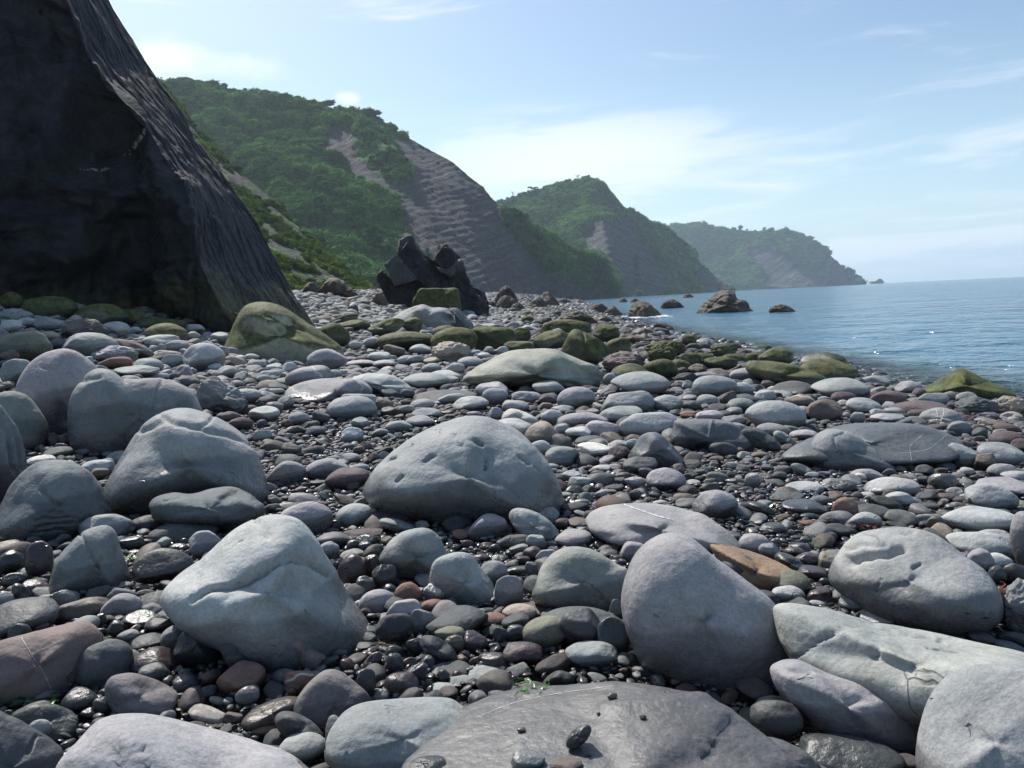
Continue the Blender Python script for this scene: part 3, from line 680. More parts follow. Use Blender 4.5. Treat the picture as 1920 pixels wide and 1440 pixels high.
# ------------------------------------------------------------------ stones
CO = dict(k=(.44, .45, .435), g=(.315, .328, .315), d=(.112, .120, .120), l=(.352, .338, .340), p=(.140, .106, .108), b=(.180, .150, .125),
          r=(.24, .145, .115), t=(.40, .34, .275), w=(.66, .62, .56), o=(.20, .20, .15))
CN = dict(k='pale grey', g='grey', d='dark slate', l='lilac grey', p='dark plum', b='brown', r='rust red', t='pale tan', w='white quartz', o='mossy olive')
FOOT = []          # footprints for the pebble packing: x, y, a, b, azimuth
STONES = []        # everything placed: dict with px centre, size, object
LIB = [stone_pts(100 + s, 5, facets=3 + s % 6, p=5.5 + (s % 5) * 3.2, amp=0.03 + 0.012 * (s % 4)) for s in range(30)]
LIBF = [stone_pts(300 + s, 5, facets=9, p=20, amp=0.04, rough=0.05) for s in range(10)]
LIBR = [stone_pts(400 + s, 5, facets=7, p=12, amp=0.08, rough=0.30) for s in range(8)]
def lib_meshes(lib, nm, mat):
    out = []
    for v, f in lib:
        m = mesh_of(nm, v, f); m.materials.append(mat); out.append(m)
    return out
ML, MF, MR = lib_meshes(LIB, 'rounded_stone', M['stone']), lib_meshes(LIBF, 'faceted_stone', M['stone']), lib_meshes(LIBR, 'rough_stone', M['stone'])
MRS = lib_meshes(LIBR, 'shore_stone', M['shore_rock'])

def solve(x0, y0, x1, y1, rho=0.75, kb=0.55, on=None, cmin=0.2, sea=False):
    """find where an ellipsoid that fills this part of the photograph stands on the ground"""
    cx, cy = (x0 + x1) / 2, (y0 + y1) / 2
    d = ray(cx, cy); hd = math.hypot(d[0], d[1]); sp, cp = -d[2], hd
    ta = math.tan(.5 * math.acos(min(1, float(ray(x0, cy) @ ray(x1, cy))))); tH = math.tan(.5 * math.acos(min(1, float(ray(cx, y0) @ ray(cx, y1)))))
    if on is not None:
        loc, nrm, idx, dist = on.ray_cast(Vector(CAM), Vector(ray(cx, y1 - 0.15 * (y1 - y0))))
        if loc is not None: Ds = [math.hypot(loc.x, loc.y)]
        else: on = None
    if on is None: Ds = np.exp(np.linspace(math.log(0.75), math.log(2600), 900))
    prev = None
    for D in Ds:
        L = D / hd; a = ta * L; H = tH * L; b = rho * a
        sil2 = H * H - (b * sp) ** 2
        if sil2 < (cmin * a * cp) ** 2:
            b = math.sqrt(max(H * H - (cmin * a * cp) ** 2, 0.02 * H * H)) / max(abs(sp), 0.05); b = min(b, rho * a) if rho * a < b else b
            sil2 = max(H * H - (b * sp) ** 2, (0.5 * cmin * a) ** 2)
        c = math.sqrt(sil2) / cp
        p = CAM + d * L
        if on is not None: break
        g = float(ground(p[0], p[1]))
        if sea or D > 90: g = max(g, WATER_Z)
        if p[2] - g - kb * c - min(.018 if D < 6 else .03, .35 * c) <= 0: break
    return p, a, b, c, H, d

def place(pts, sol, poly=None, tilt=0.0, bbox=None):
    """unit stone points -> world offsets from its centre, silhouette warped to the outline"""
    p, a, b, c, H, d = sol
    azm = math.atan2(d[0], d[1]); e1 = np.array([math.cos(azm), -math.sin(azm), 0]); e2 = np.array([math.sin(azm), math.cos(azm), 0])
    q = pts[:, 0:1] * a * e1 + pts[:, 1:2] * b * e2 + pts[:, 2:3] * c * np.array([0, 0, 1.0])
    U = RT - d * (RT @ d); U /= np.linalg.norm(U); V = UP - d * (UP @ d) - U * (UP @ U); V /= np.linalg.norm(V)
    u, v, wd = q @ U, q @ V, q @ d
    if poly is not None:
        au, av = np.abs(u).max(), np.abs(v).max()
        nu, nv = u / au, v / av; t = np.hypot(nu, nv); th = np.arctan2(nv, nu)
        x0, y0, x1, y1 = bbox; pl = np.array(poly, float)
        n = len(pl); tt = np.linspace(0, n, n * 10, endpoint=False); ext = np.concatenate([pl[-2:], pl, pl[:3]])
        sp_ = catmull(ext, tt + 2)
        pu = (sp_[:, 0] - (x0 + x1) / 2) / ((x1 - x0) / 2); pv = -(sp_[:, 1] - (y0 + y1) / 2) / ((y1 - y0) / 2)
        pt, pr = np.arctan2(pv, pu), np.hypot(pu, pv); o_ = np.argsort(pt); pt, pr = pt[o_], pr[o_]
        pt = np.concatenate([pt - 2 * math.pi, pt, pt + 2 * math.pi]); pr = np.tile(pr, 3)
        # silhouette of the unwarped stone as a function of angle
        bins = np.linspace(-math.pi, math.pi, 49); rb = np.array([t[(th >= bins[i]) & (th <= bins[i + 1])].max() if ((th >= bins[i]) & (th <= bins[i + 1])).any() else 1 for i in range(48)])
        bc = (bins[1:] + bins[:-1]) / 2; r0 = np.interp(th, np.concatenate([bc - 2 * math.pi, bc, bc + 2 * math.pi]), np.tile(rb, 3))
        s = np.interp(th, pt, pr) / r0
        u2 = a * (nu * s); v2 = H * (nv * s)
        # the top bulges where the outline bulges: keep depth, shrink it slightly where the outline is narrow
        wd = wd * np.clip(0.55 + 0.45 * s, 0.5, 1.15)
        u, v = u2, v2
    return u[:, None] * U + v[:, None] * V + wd[:, None] * d

def register(o, px, py, wpx, hpx, code, short=None):
    STONES.append(dict(o=o, x=px, y=py, w=wpx, h=hpx, c=code, short=short))
def finish_stone(o, code, wet, wetline, moss, vein, rs, colmul=None):
    c = np.array(CO[code]) * rs.uniform(0.88, 1.12) * rs.uniform(0.985, 1.015, 3)
    if colmul is not None: c = c * colmul
    o.color = (*np.clip(c, 0, 1), 1); o['wet'] = float(wet); o['wetline'] = float(.34 + .62 * wetline if wetline > 0 else wetline); o['moss'] = float(moss); o['vein'] = float(vein)
    zs = np.empty(len(o.data.vertices) * 3, np.float32); o.data.vertices.foreach_get('co', zs); zs = zs[2::3]; o['zlo'] = float(zs.min()); o['zspan'] = float(zs.max() - zs.min())

HERO = {}
SPEC = []
def hero(key, poly, *args, **kw):
    pl = np.array(poly, float); x0, y0 = pl.min(0); x1, y1 = pl.max(0)
    SPEC.append(dict(kind='hero', key=key, args=(poly,) + args, kw=kw, box=(x0, y0, x1, y1), sol=list(solve(x0, y0, x1, y1, kw.get('rho', .8), kw.get('kb', .6), sea=kw.get('sea', False)))))
def relax():
    """slide stones along their own sight lines until neighbours stop sinking into each other"""
    S = SPEC; n = len(S); hd = [math.hypot(s['sol'][5][0], s['sol'][5][1]) for s in S]
    L = np.array([np.linalg.norm(s['sol'][0] - CAM) for s in S]); L0 = L.copy(); B = np.array([s['box'] for s in S])
    def par(i, Li):
        f = Li / L0[i]; p, a, b, c, H, d = S[i]['sol']; return CAM + d * Li, a * f, b * f, c * f
    K = [s['kw'].get('fk', b[3] - .35 * (b[3] - b[1])) if s['kind'] == 'hero' else b[3] - .1 * (b[3] - b[1]) for s, b in zip(S, B)]
    pairs = []
    for i in range(n):
        for j in range(i + 1, n):
            if min(B[i, 2], B[j, 2]) - max(B[i, 0], B[j, 0]) > 3 and min(B[i, 3], B[j, 3]) - max(B[i, 1], B[j, 1]) > -4: pairs.append((i, j) if K[i] > K[j] else (j, i))
    for it in range(8):
        for fr, re in pairs:
            if S[fr].get('on') or S[re].get('on'): continue
            pf, af, bf, cf = par(fr, L[fr]); pr_, ar, br, cr = par(re, L[re])
            dx = abs((pf - pr_) @ RT) / (af + ar)
            need = (bf + br) * math.sqrt(max(0, 1 - dx * dx)) * .70
            gap = math.hypot(*pr_[:2]) - math.hypot(*pf[:2])
            if gap >= need: continue
            df = min((need - gap) * .5, .04 * L[fr])
            g = float(ground(pf[0], pf[1])); lo = pf[2] - cf
            if lo < g - .02 * 1 and pf[2] - g < .92 * cf and L[fr] > .93 * L0[fr]: L[fr] -= df; rest = need - gap - df
            else: rest = need - gap
            if L[re] < (1.025 if S[re]['kind'] == 'hero' else 1.09) * L0[re]: L[re] += min(rest * .6, .02 * L[re])
    for i, s in enumerate(S):
        f = L[i] / L0[i]; p, a, b, c, H, d = s['sol']; s['sol'] = (CAM + d * L[i], a * f, b * f, c * f, H * f, d)
def hero_build(sp, key, poly, code, label, short, cat='boulder', sub=6, rho=0.8, kb=0.55, wet=0.0, wetline=0.0, moss=0.0, vein=0.0, facets=5, p=7, amp=0.05, rough=0.0, boxy=0.0, creases=(), veins=(), name=None, mat=None, D=None, bury=None, sea=False, group=None, cm=None, fk=0):
    pl = np.array(poly, float); x0, y0 = pl.min(0); x1, y1 = pl.max(0)
    sol = sp['sol']
    if D is not None:
        d = sol[5]; L = D / math.hypot(d[0], d[1]); f = L / np.linalg.norm(sol[0] - CAM); sol = (CAM + d * L, sol[1] * f, sol[2] * f, sol[3] * f, sol[4] * f, d)
    seed = sum(map(ord, key)) * 7 % 9973
    v, f = stone_pts(seed, sub, facets, p, amp, rough, boxy)
    q = place(v, sol, poly, 0, (x0, y0, x1, y1))
    size = max(sol[1], sol[4])
    U = RT; V = UP
    if creases:
        w_ = q + sol[0] - CAM; zz = w_ @ FW; PX = np.c_[960 + F_PX * (w_ @ RT) / zz, 720 - F_PX * (w_ @ UP) / zz]
        facing = (q @ sol[5]) < 0.35 * size
        nrm = q / np.linalg.norm(q, axis=1)[:, None]
        for line, wd, dep in creases:       # wd in photo px, depth in fraction of size (negative = ridge shelf)
            jit = 4 * gnoise(np.c_[PX / 25, PX[:, :1] * 0])
            dd = seg_dist(PX + jit[:, None], line)
            q = q - nrm * (1.5 * dep * size * np.exp(-(dd / wd) ** 2) * facing)[:, None]
    zmin = q[:, 2].min()
    nm = name or ('boulder' if cat == 'boulder' else cat.replace(' ', '_'))
    me = mesh_of(nm, q - [0, 0, zmin], f); me.materials.append(mat or M['stone'])
    if mat is not None: add_attr(me, 'pale', np.zeros(len(q)))
    o = link(bpy.data.objects.new(nm, me)); o.location = sol[0] + [0, 0, zmin]
    tag(o, label, cat, group)
    finish_stone(o, code, wet, wetline, moss, vein, np.random.RandomState(seed), cm)
    HERO[key] = (o, q + sol[0], f, sol)
    az_ = math.atan2(sol[5][0], sol[5][1]); FOOT.append((sol[0][0], sol[0][1], sol[1], sol[2], az_))
    register(o, (x0 + x1) / 2, (y0 + y1) / 2, x1 - x0, y1 - y0, code, short)
    # veins built as thin inlaid quartz seams
    for line, wd in veins:
        bvh = BVHTree.FromPolygons([tuple(x) for x in q + sol[0]], [tuple(x) for x in f.tolist()])
        ln = catmull(np.array(line, float), np.linspace(0, len(line) - 1, 16 * (len(line) - 1)))
        A, B = [], []
        for i, (x, y) in enumerate(ln):
            tdir = ln[min(i + 1, len(ln) - 1)] - ln[max(i - 1, 0)]; nn = np.array([-tdir[1], tdir[0]]); nn /= np.linalg.norm(nn) + 1e-9
            hw = .55 * wd * (0.35 + 0.8 * abs(math.sin(i * 1.7 + seed)) * abs(math.cos(i * 0.6)))
            h = [bvh.ray_cast(Vector(CAM), Vector(ray(*(np.array([x, y]) + sgn * nn * hw)))) for sgn in (-1, 1)]
            if h[0][0] is None or h[1][0] is None: continue
            A.append(np.array(h[0][0] + h[0][1] * 0.0015)); B.append(np.array(h[1][0] + h[1][1] * 0.0015))
        if len(A) > 2:
            Vv = np.array(A + B) - np.array(o.location); n = len(A); i = np.arange(n - 1)
            me2 = mesh_of('quartz_vein', Vv, np.c_[i, i + 1, n + i + 1, n + i]); me2.materials.append(M['quartz'])
            link(bpy.data.objects.new('quartz_vein', me2), o)
    return o
M['quartz'] = flat_mat('white_quartz', (0.60, 0.57, 0.52), 0.55)
# ------------------------------------------------------------------ landmark boulders (outlines in photograph pixels)
tA = lambda p: Z(p, 1 / 3, 0, 450); tB = lambda p: Z(p, 1 / 3, 640, 450); tC = lambda p: Z(p, 1 / 3, 1280, 450)
tD = lambda p: Z(p, .375, 0, 900); tE = lambda p: Z(p, .375, 640, 900); tF = lambda p: Z(p, .375, 1280, 900)
tS = lambda p: Z(p, 260 / 1920, 680, 430)

hero('dome', [(685, 935), (700, 882), (755, 832), (818, 796), (878, 778), (932, 785), (985, 815), (1030, 870), (1056, 922), (1063, 968), (1040, 998), (940, 1010), (830, 1002), (735, 970)], 'g',
     'large smooth grey dome boulder in the centre with short gouges and a wet foot', 'the central dome boulder', wetline=0.46, p=5, facets=3, rho=.85, cm=1.12,
     creases=[([(793, 868), (812, 855)], 2.2, .045), ([(885, 822), (903, 834)], 2.2, .045), ([(912, 865), (914, 882)], 2, .045), ([(976, 857), (990, 868)], 2.2, .045), ([(720, 870), (738, 856)], 2, .03), ([(742, 903), (757, 893)], 2, .03), ([(1004, 875), (1012, 882)], 1.8, .03), ([(855, 830), (870, 838)], 2, .02)])
hero('gdome', [(200, 940), (215, 880), (262, 800), (318, 763), (380, 768), (440, 798), (480, 838), (502, 890), (514, 950), (480, 975), (350, 985), (240, 970)], 'g',
     'big grey boulder left of centre with a broken ledge across its crown', 'the ledge-topped grey boulder', cm=.92, p=6, rho=.8, wetline=0.46,
     creases=[([(262, 808), (310, 790), (375, 803), (430, 815), (478, 835)], 5, .03), ([(370, 800), (392, 790), (400, 780)], 3, .03), ([(320, 790), (300, 778)], 3, .02)])
hero('kidney', tD([(752, 140), (775, 90), (860, 62), (950, 68), (1060, 38), (1150, 28), (1240, 55), (1310, 105), (1332, 160), (1280, 230), (1160, 262), (960, 245), (800, 215)]), 'd',
     'long dark kidney-shaped stone lying against the foot of the ledge-topped boulder', 'the kidney-shaped stone', cm=1.5, p=5, kb=1.0, wetline=0.50, creases=[([(305, 940), (340, 932)], 3, .03), ([(420, 935), (450, 925), (480, 940)], 8, .06)])
hero('pale', [(308, 1112), (380, 1040), (438, 985), (498, 963), (556, 975), (610, 1040), (660, 1110), (700, 1165), (714, 1222), (670, 1262), (560, 1270), (450, 1240), (350, 1180)], 'k',
     'pale humped boulder with a deep curved ledge across its lit face, left foreground', 'the pale ledged boulder', p=8, facets=6, rho=.9, cm=.98,
     creases=[([(362, 1122), (385, 1108), (430, 1102), (470, 1085), (505, 1063), (545, 1046), (580, 1052), (615, 1075)], 5, .075), ([(375, 1050), (372, 1080), (358, 1130)], 2.5, .025), ([(480, 975), (492, 990), (500, 1008)], 4, .03), ([(500, 1072), (470, 1100), (420, 1118)], 14, .04)], wetline=0.34)
hero('grooved', [(-4, 960), (20, 905), (60, 868), (112, 861), (160, 880), (198, 922), (218, 968), (205, 1010), (130, 1035), (40, 1032), (-8, 1005)], 'd',
     'rounded slate boulder at the left edge with parallel grooves scored across its base', 'the grooved boulder', cm=1.7, p=6, rho=.85,
     creases=[([(60, 975), (120, 972), (175, 968)], 1.8, .035), ([(65, 990), (130, 982), (180, 976)], 1.8, .035), ([(60, 1000), (120, 993)], 2, .035), ([(80, 920), (95, 935), (112, 948)], 3.5, .05), ([(72, 958), (110, 962), (150, 957)], 1.6, .03)], wetline=0.46)
hero('split', [(96, 1100), (104, 1052), (138, 1006), (172, 987), (204, 990), (230, 1040), (253, 1095), (244, 1132), (170, 1140), (104, 1128)], 'g',
     'smooth grey boulder with one dark crack running down its middle', 'the cracked grey boulder', cm=.8, p=6, wetline=0.50, creases=[([(150, 1002), (163, 1020), (175, 1045), (190, 1080)], 1.8, .06)])
hero('lilac', [(1164, 1150), (1170, 1090), (1200, 1030), (1248, 998), (1300, 1003), (1350, 1045), (1400, 1085), (1450, 1130), (1475, 1190), (1479, 1245), (1445, 1300), (1390, 1325), (1290, 1300), (1205, 1255), (1176, 1200)], 'l',
     'large upright lilac grey boulder shaped like an egg, right of centre in the foreground', 'the upright lilac boulder', p=4.5, facets=3, rho=.8, cm=1.06, amp=.03, kb=.62, wetline=0.22)
hero('gnarled', [(1548, 1072), (1572, 1030), (1618, 994), (1700, 985), (1760, 1000), (1810, 1040), (1850, 1080), (1863, 1132), (1842, 1172), (1760, 1196), (1670, 1182), (1602, 1138), (1556, 1102)], 'g',
     'big grey boulder on the right with a dark broken ledge across its upper face', 'the broken-ledged boulder', wetline=0.46, p=6, rho=.85, kb=.65,
     creases=[([(1585, 1052), (1608, 1048), (1632, 1040), (1665, 1036), (1690, 1030)], 7, .09), ([(1590, 1030), (1625, 1020), (1660, 1022)], 4, .03), ([(1712, 1065), (1726, 1058)], 3, .04), ([(1695, 1000), (1712, 998)], 3, .03), ([(1640, 1110), (1652, 1085)], 2, .02)])
hero('longslab', [(1440, 1132), (1530, 1127), (1640, 1158), (1700, 1168), (1800, 1192), (1940, 1232), (2010, 1290), (1940, 1345), (1740, 1370), (1600, 1320), (1475, 1250)], 'k',
     'long pale creamy slab sloping away to the right edge with a mossy crack across it', 'the long pale slab', cm=[.72, .73, .69], p=10, rho=.7, facets=9, wetline=0.42,
     creases=[([(1490, 1232), (1540, 1200), (1580, 1175), (1640, 1166)], 3, .035), ([(1660, 1180), (1750, 1198), (1860, 1230)], 2.5, .03), ([(1645, 1180), (1640, 1230)], 7, .03), ([(1740, 1215), (1800, 1225), (1860, 1250)], 2, .02)])
hero('loaf', [(1447, 1257), (1468, 1236), (1508, 1234), (1560, 1260), (1640, 1290), (1700, 1310), (1730, 1342), (1724, 1392), (1670, 1418), (1560, 1390), (1470, 1318)], 'l',
     'elongated lilac stone with a blunt raised nose leaning on the long pale slab', 'the blunt-nosed lilac stone', p=6, rho=.6, kb=.8, wetline=0.42, facets=5, creases=[([(1470, 1256), (1510, 1258)], 6, .05)])
hero('corner', [(1700, 1440), (1720, 1370), (1760, 1300), (1810, 1258), (1870, 1243), (1950, 1250), (2015, 1300), (2035, 1400), (1990, 1500), (1850, 1545), (1718, 1505)], 'k',
     'pale rounded boulder filling the bottom right corner', 'the bottom right corner boulder', cm=[.88, .86, .85], p=4.5, facets=3, rho=.8, amp=.03, wetline=0.20)
hero('slab', [(770, 1345), (835, 1285), (930, 1246), (1040, 1238), (1130, 1232), (1250, 1254), (1370, 1296), (1460, 1360), (1560, 1430), (1640, 1560), (1480, 1680), (1100, 1720), (840, 1640), (740, 1460)], 'd',
     'broad flat slate slab along the bottom with a green weed tuft on it', 'the broad flat slab', cm=[2.0, 1.80, 1.76], p=14, facets=9, rough=.035, rho=1.0, kb=1.15, wet=.72, wetline=.1, vein=0, fk=1400, veins=[([(893, 1347), (960, 1320), (1040, 1302), (1150, 1287)], .6)],
     creases=[([(895, 1345), (980, 1310), (1060, 1290), (1160, 1286)], 5, .025), ([(1325, 1420), (1360, 1365), (1400, 1330)], 3, .03), ([(1130, 1330), (1250, 1320), (1340, 1300)], 10, -.02), ([(1385, 1330), (1450, 1380), (1510, 1430)], 4, .03)])
hero('block', [(610, 1402), (624, 1355), (664, 1318), (740, 1306), (820, 1302), (862, 1315), (898, 1355), (907, 1400), (880, 1452), (780, 1470), (680, 1462), (618, 1432)], 'k',
     'blocky pale blue-grey stone with flat top overlapping the left end of the flat slab', 'the blocky blue-grey stone', fk=2000, cm=[.74, .76, .76], p=7, boxy=2.7, rho=.7, kb=1.15, wetline=0.42)
hero('nearlilac', [(100, 1450), (128, 1392), (165, 1345), (240, 1331), (330, 1345), (440, 1370), (530, 1400), (605, 1440), (650, 1520), (500, 1620), (300, 1630), (120, 1560)], 'l',
     'large whitish lilac boulder cut off by the bottom left of the picture', 'the near whitish lilac boulder', fk=2100, cm=1.0, p=7, rho=.8, facets=6, creases=[([(210, 1395), (222, 1440)], 4, .03), ([(260, 1400), (275, 1440)], 4, .03)], wetline=0.15)
hero('pinkleft', [(-30, 1220), (40, 1188), (100, 1170), (148, 1162), (182, 1190), (172, 1262), (135, 1318), (60, 1335), (-40, 1310)], 'r',
     'dusty pink boulder at the left edge with a thin white vein down it', 'the dusty pink boulder', cm=[.95, 1.15, 1.35], p=6, wetline=0, veins=[([(40, 1196), (62, 1232), (80, 1258), (100, 1300)], 1.2), ([(60, 1226), (118, 1200)], .8)])
hero('bluslab', [(-60, 1340), (0, 1345), (45, 1365), (90, 1388), (118, 1420), (100, 1500), (0, 1540), (-80, 1480)], 'd', 'dark blue-grey slab in the bottom left corner with brown cracks', 'the bottom left corner slab', cm=1.2, p=8, wet=.6, creases=[([(50, 1410), (70, 1380)], 3, .04)])
hero('greenslab', tD([(45, 1180), (130, 1125), (240, 1118), (340, 1150), (392, 1200), (380, 1290), (250, 1320), (90, 1260)]), 'd', 'dark wet greenish slab below the dusty pink boulder', 'the wet greenish slab', cm=[.9, 1.05, .95], p=9, facets=8, wet=.7)
hero('cheeks', [(30, 745), (50, 690), (90, 660), (138, 657), (185, 690), (212, 740), (217, 800), (190, 850), (120, 850), (55, 812)], 'l',
     'tall smooth pink-lilac boulder at the left with a slit near its top', 'the tall pink-lilac boulder', cm=[1.02, .97, .98], p=5, facets=3, creases=[([(80, 687), (106, 691)], 2.5, .05), ([(120, 735), (130, 730), (145, 728)], 2, .03), ([(110, 760), (120, 790)], 9, .05)], wetline=0.42)
hero('longgrey', [(132, 795), (138, 742), (168, 700), (198, 693), (240, 710), (300, 708), (350, 722), (376, 748), (388, 795), (366, 850), (270, 870), (180, 866), (138, 835)], 'g',
     'long square-shouldered grey boulder beside the tall pink-lilac one, pitted along its top', 'the square-shouldered grey boulder', p=7, boxy=2.8, rho=.65, cm=[.92, .9, .92], creases=[([(155, 715), (185, 705)], 5, .03), ([(228, 703), (232, 712)], 4, .04), ([(302, 712), (290, 755), (282, 770)], 2, .025)], wetline=0.45)
hero('edgeleft', [(-70, 800), (-22, 752), (18, 785), (44, 828), (53, 880), (34, 935), (-30, 975), (-100, 920)], 'd', 'dark banded boulder cut off by the left edge above the grooved one', 'the banded edge boulder', cm=1.6, p=7, creases=[([(-10, 770), (15, 810), (25, 880)], 4, .05), ([(5, 770), (32, 820), (40, 880)], 3, .04)], wetline=0.50)
hero('oliveleft', [(-40, 760), (0, 735), (45, 738), (80, 775), (93, 810), (74, 850), (10, 872), (-60, 830)], 'g', 'greenish grey boulder at the left edge with a bronze stained foot', 'the green-grey edge boulder', cm=[.72, .74, .66], p=5, facets=3, moss=.05, wetline=0.50)
hero('knobbly', tA([(1100, 900), (1125, 810), (1200, 785), (1290, 810), (1370, 860), (1395, 930), (1350, 985), (1240, 1000), (1130, 975)]), 'g', 'small knobbly grey boulder at the right end of the square-shouldered one', 'the knobbly grey boulder', rough=.2, facets=8, p=12, cm=.9, wetline=0.30)
hero('mossbig', [(416, 668), (430, 630), (455, 580), (490, 566), (530, 574), (570, 600), (612, 628), (642, 655), (630, 688), (520, 695), (438, 688)], 'k',
     'big pale boulder capped with yellow-green algae in front of the dark cliff', 'the big algae-capped boulder', cm=[.75, .76, .60], p=5, facets=5, moss=.62, rho=.8,
     creases=[([(505, 640), (520, 620), (535, 612)], 12, .05), ([(500, 590), (540, 605), (590, 630), (625, 645)], 5, .03)])
hero('whale', tB([(675, 775), (800, 690), (950, 622), (1080, 608), (1200, 613), (1330, 660), (1450, 720), (1512, 800), (1522, 880), (1430, 905), (1300, 870), (1080, 838), (900, 825), (730, 818)]), 'g',
     'huge low whale-backed grey boulder across the middle of the beach', 'the whale-backed boulder', cm=[1.1, 1.08, .92], p=6, rho=.75, facets=5, moss=.08,
     creases=[([(880, 715), (960, 712), (1030, 712), (1080, 722)], 4, .03), ([(1060, 680), (1110, 700), (1140, 715)], 4, .02)], wetline=0.30)
hero('flatgrey', tB([(50, 790), (110, 755), (200, 748), (300, 765), (380, 815), (395, 850), (320, 885), (200, 870), (90, 840)]), 'k', 'smooth flat pale slab left of the whale-backed boulder', 'the flat pale slab', p=8, rho=1, cm=.95)
hero('pear', tC([(718, 1200), (733, 1120), (785, 1072), (862, 1060), (950, 1080), (1040, 1140), (1120, 1220), (1190, 1290), (1110, 1325), (900, 1330), (765, 1300)]), 'g',
     'smooth pear-shaped grey boulder with a short crack at its top, right of the centre', 'the pear-shaped boulder', p=5, facets=3, wetline=0.42, creases=[([(1580, 808), (1562, 815), (1561, 825), (1567, 840)], 1.6, .05)])
hero('tableslab', tC([(560, 1215), (700, 1110), (830, 1045), (1000, 1020), (1300, 1030), (1480, 1080), (1565, 1150), (1510, 1230), (1260, 1255), (900, 1270), (640, 1250)]), 'd',
     'wide flat wet slate slab behind the pear-shaped boulder with thin white veins', 'the wet table slab', cm=1.5, p=9, facets=6, rho=1, kb=1.0, wet=.7, veins=[([(1712, 880), (1707, 850), (1708, 835), (1730, 815)], .7), ([(1690, 850), (1740, 842), (1775, 815)], .45)])
hero('angular', tC([(-75, 1130), (-55, 1050), (-35, 1010), (100, 1003), (262, 1018), (340, 1085), (402, 1165), (350, 1230), (200, 1245), (50, 1215), (-62, 1190)]), 'd',
     'angular grey block with a flat lit top and square corners right of the central dome', 'the angular square block', cm=1.6, p=18, boxy=4.2, rho=.6, creases=[([(1337, 790), (1330, 820), (1332, 850)], 2, -.03)], wetline=0.50)
hero('veined', tC([(1320, 1010), (1345, 970), (1400, 945), (1470, 943), (1540, 965), (1580, 1010), (1570, 1050), (1440, 1060), (1340, 1050)]), 'g', 'oval grey stone with two white quartz stripes up its face', 'the twin-striped oval stone', p=5, veins=[([(1754, 795), (1758, 780), (1754, 766)], 1.3), ([(1763, 793), (1769, 778), (1769, 766)], 1.3), ([(1722, 790), (1740, 772), (1765, 766)], .9)])
hero('mosstri', tC([(1325, 860), (1400, 805), (1490, 755), (1560, 720), (1640, 750), (1740, 800), (1870, 870), (1800, 910), (1640, 920), (1470, 905)]), 'o', 'broad mossy green peaked rock at the water edge on the right', 'the peaked mossy rock', moss=.85, p=12, facets=6, cm=.6, kb=.8)
hero('greenblock', tB([(1235, 640), (1262, 560), (1310, 500), (1400, 530), (1480, 580), (1522, 640), (1500, 710), (1400, 725), (1290, 690)]), 'o', 'steep dark green block with a flat facing side behind the whale-backed boulder', 'the steep green block', moss=.62, kb=.8, p=14, facets=7, cm=.42, creases=[([(1093, 620), (1096, 650), (1093, 668)], 2.5, .05)])
hero('greenwall', tB([(733, 560), (745, 495), (850, 488), (960, 500), (985, 560), (975, 625), (880, 640), (770, 625)]), 'o', 'squat dark green block left of the whale-backed boulder top', 'the squat green block', moss=.7, kb=.8, p=10, boxy=3.2, cm=.45)
hero('mosscube', tS([(690, 1000), (720, 930), (790, 825), (900, 815), (1000, 808), (1180, 808), (1310, 815), (1350, 880), (1358, 1000), (1350, 1150), (1100, 1180), (800, 1160), (690, 1100)]), 'o', 'flat-topped mossy cube of rock in front of the black stack', 'the mossy cube', D=36.5, kb=.85, moss=.95, p=14, boxy=5, cm=.6, rough=.06, rho=.6)
hero('wedge', tS([(370, 1290), (560, 1130), (820, 1040), (960, 1075), (1180, 1090), (1270, 1200), (1290, 1330), (1100, 1430), (880, 1460), (600, 1430)]), 'g', 'big flat-topped grey wedge rock with a dark undercut in front of the mossy cube', 'the grey wedge rock', p=13, facets=7, rough=.05, rho=.7, cm=.95)
hero('blueledge', tS([(1180, 1100), (1290, 1085), (1380, 1140), (1460, 1230), (1540, 1330), (1540, 1440), (1400, 1450), (1290, 1380), (1270, 1200)]), 'd', 'blue-grey slanting ledge rock at the right end of the wedge rock', 'the slanting blue ledge', p=12, rough=.2, cm=1.4)
hero('quartzband', tB([(905, 985), (950, 948), (1020, 962), (1100, 1005), (1098, 1040), (1020, 1050), (915, 1025)]), 'w', 'white and grey banded block lying behind the central dome', 'the banded white block', sub=5, cat='cobble', p=14, boxy=3.5, cm=[.75, .75, .75], vein=.6)
hero('tanpeak', tB([(1028, 1110), (1050, 1060), (1110, 1020), (1160, 1022), (1220, 1080), (1275, 1165), (1200, 1190), (1050, 1150)]), 't', 'pointed tan stone with a brown side just right of the central dome', 'the pointed tan stone', sub=5, p=14, facets=7, cm=.85, wetline=0.40)
hero('facet', tB([(1625, 1230), (1650, 1150), (1700, 1090), (1780, 1085), (1860, 1150), (1925, 1240), (1890, 1300), (1760, 1310)]), 'd', 'dark grey stone with a lit slanting facet, left of the angular square block', 'the slanting faceted stone', sub=5, p=14, facets=7, cm=1.6, wetline=0.45)
hero('orange', tF([(140, 330), (180, 320), (250, 327), (380, 365), (500, 420), (590, 490), (600, 560), (480, 600), (330, 560), (210, 450)]), 'r', 'flat rust orange slab tucked behind the upright lilac boulder', 'the rust orange slab', cm=[1.2, 1.35, 1.15], p=8, rho=1)
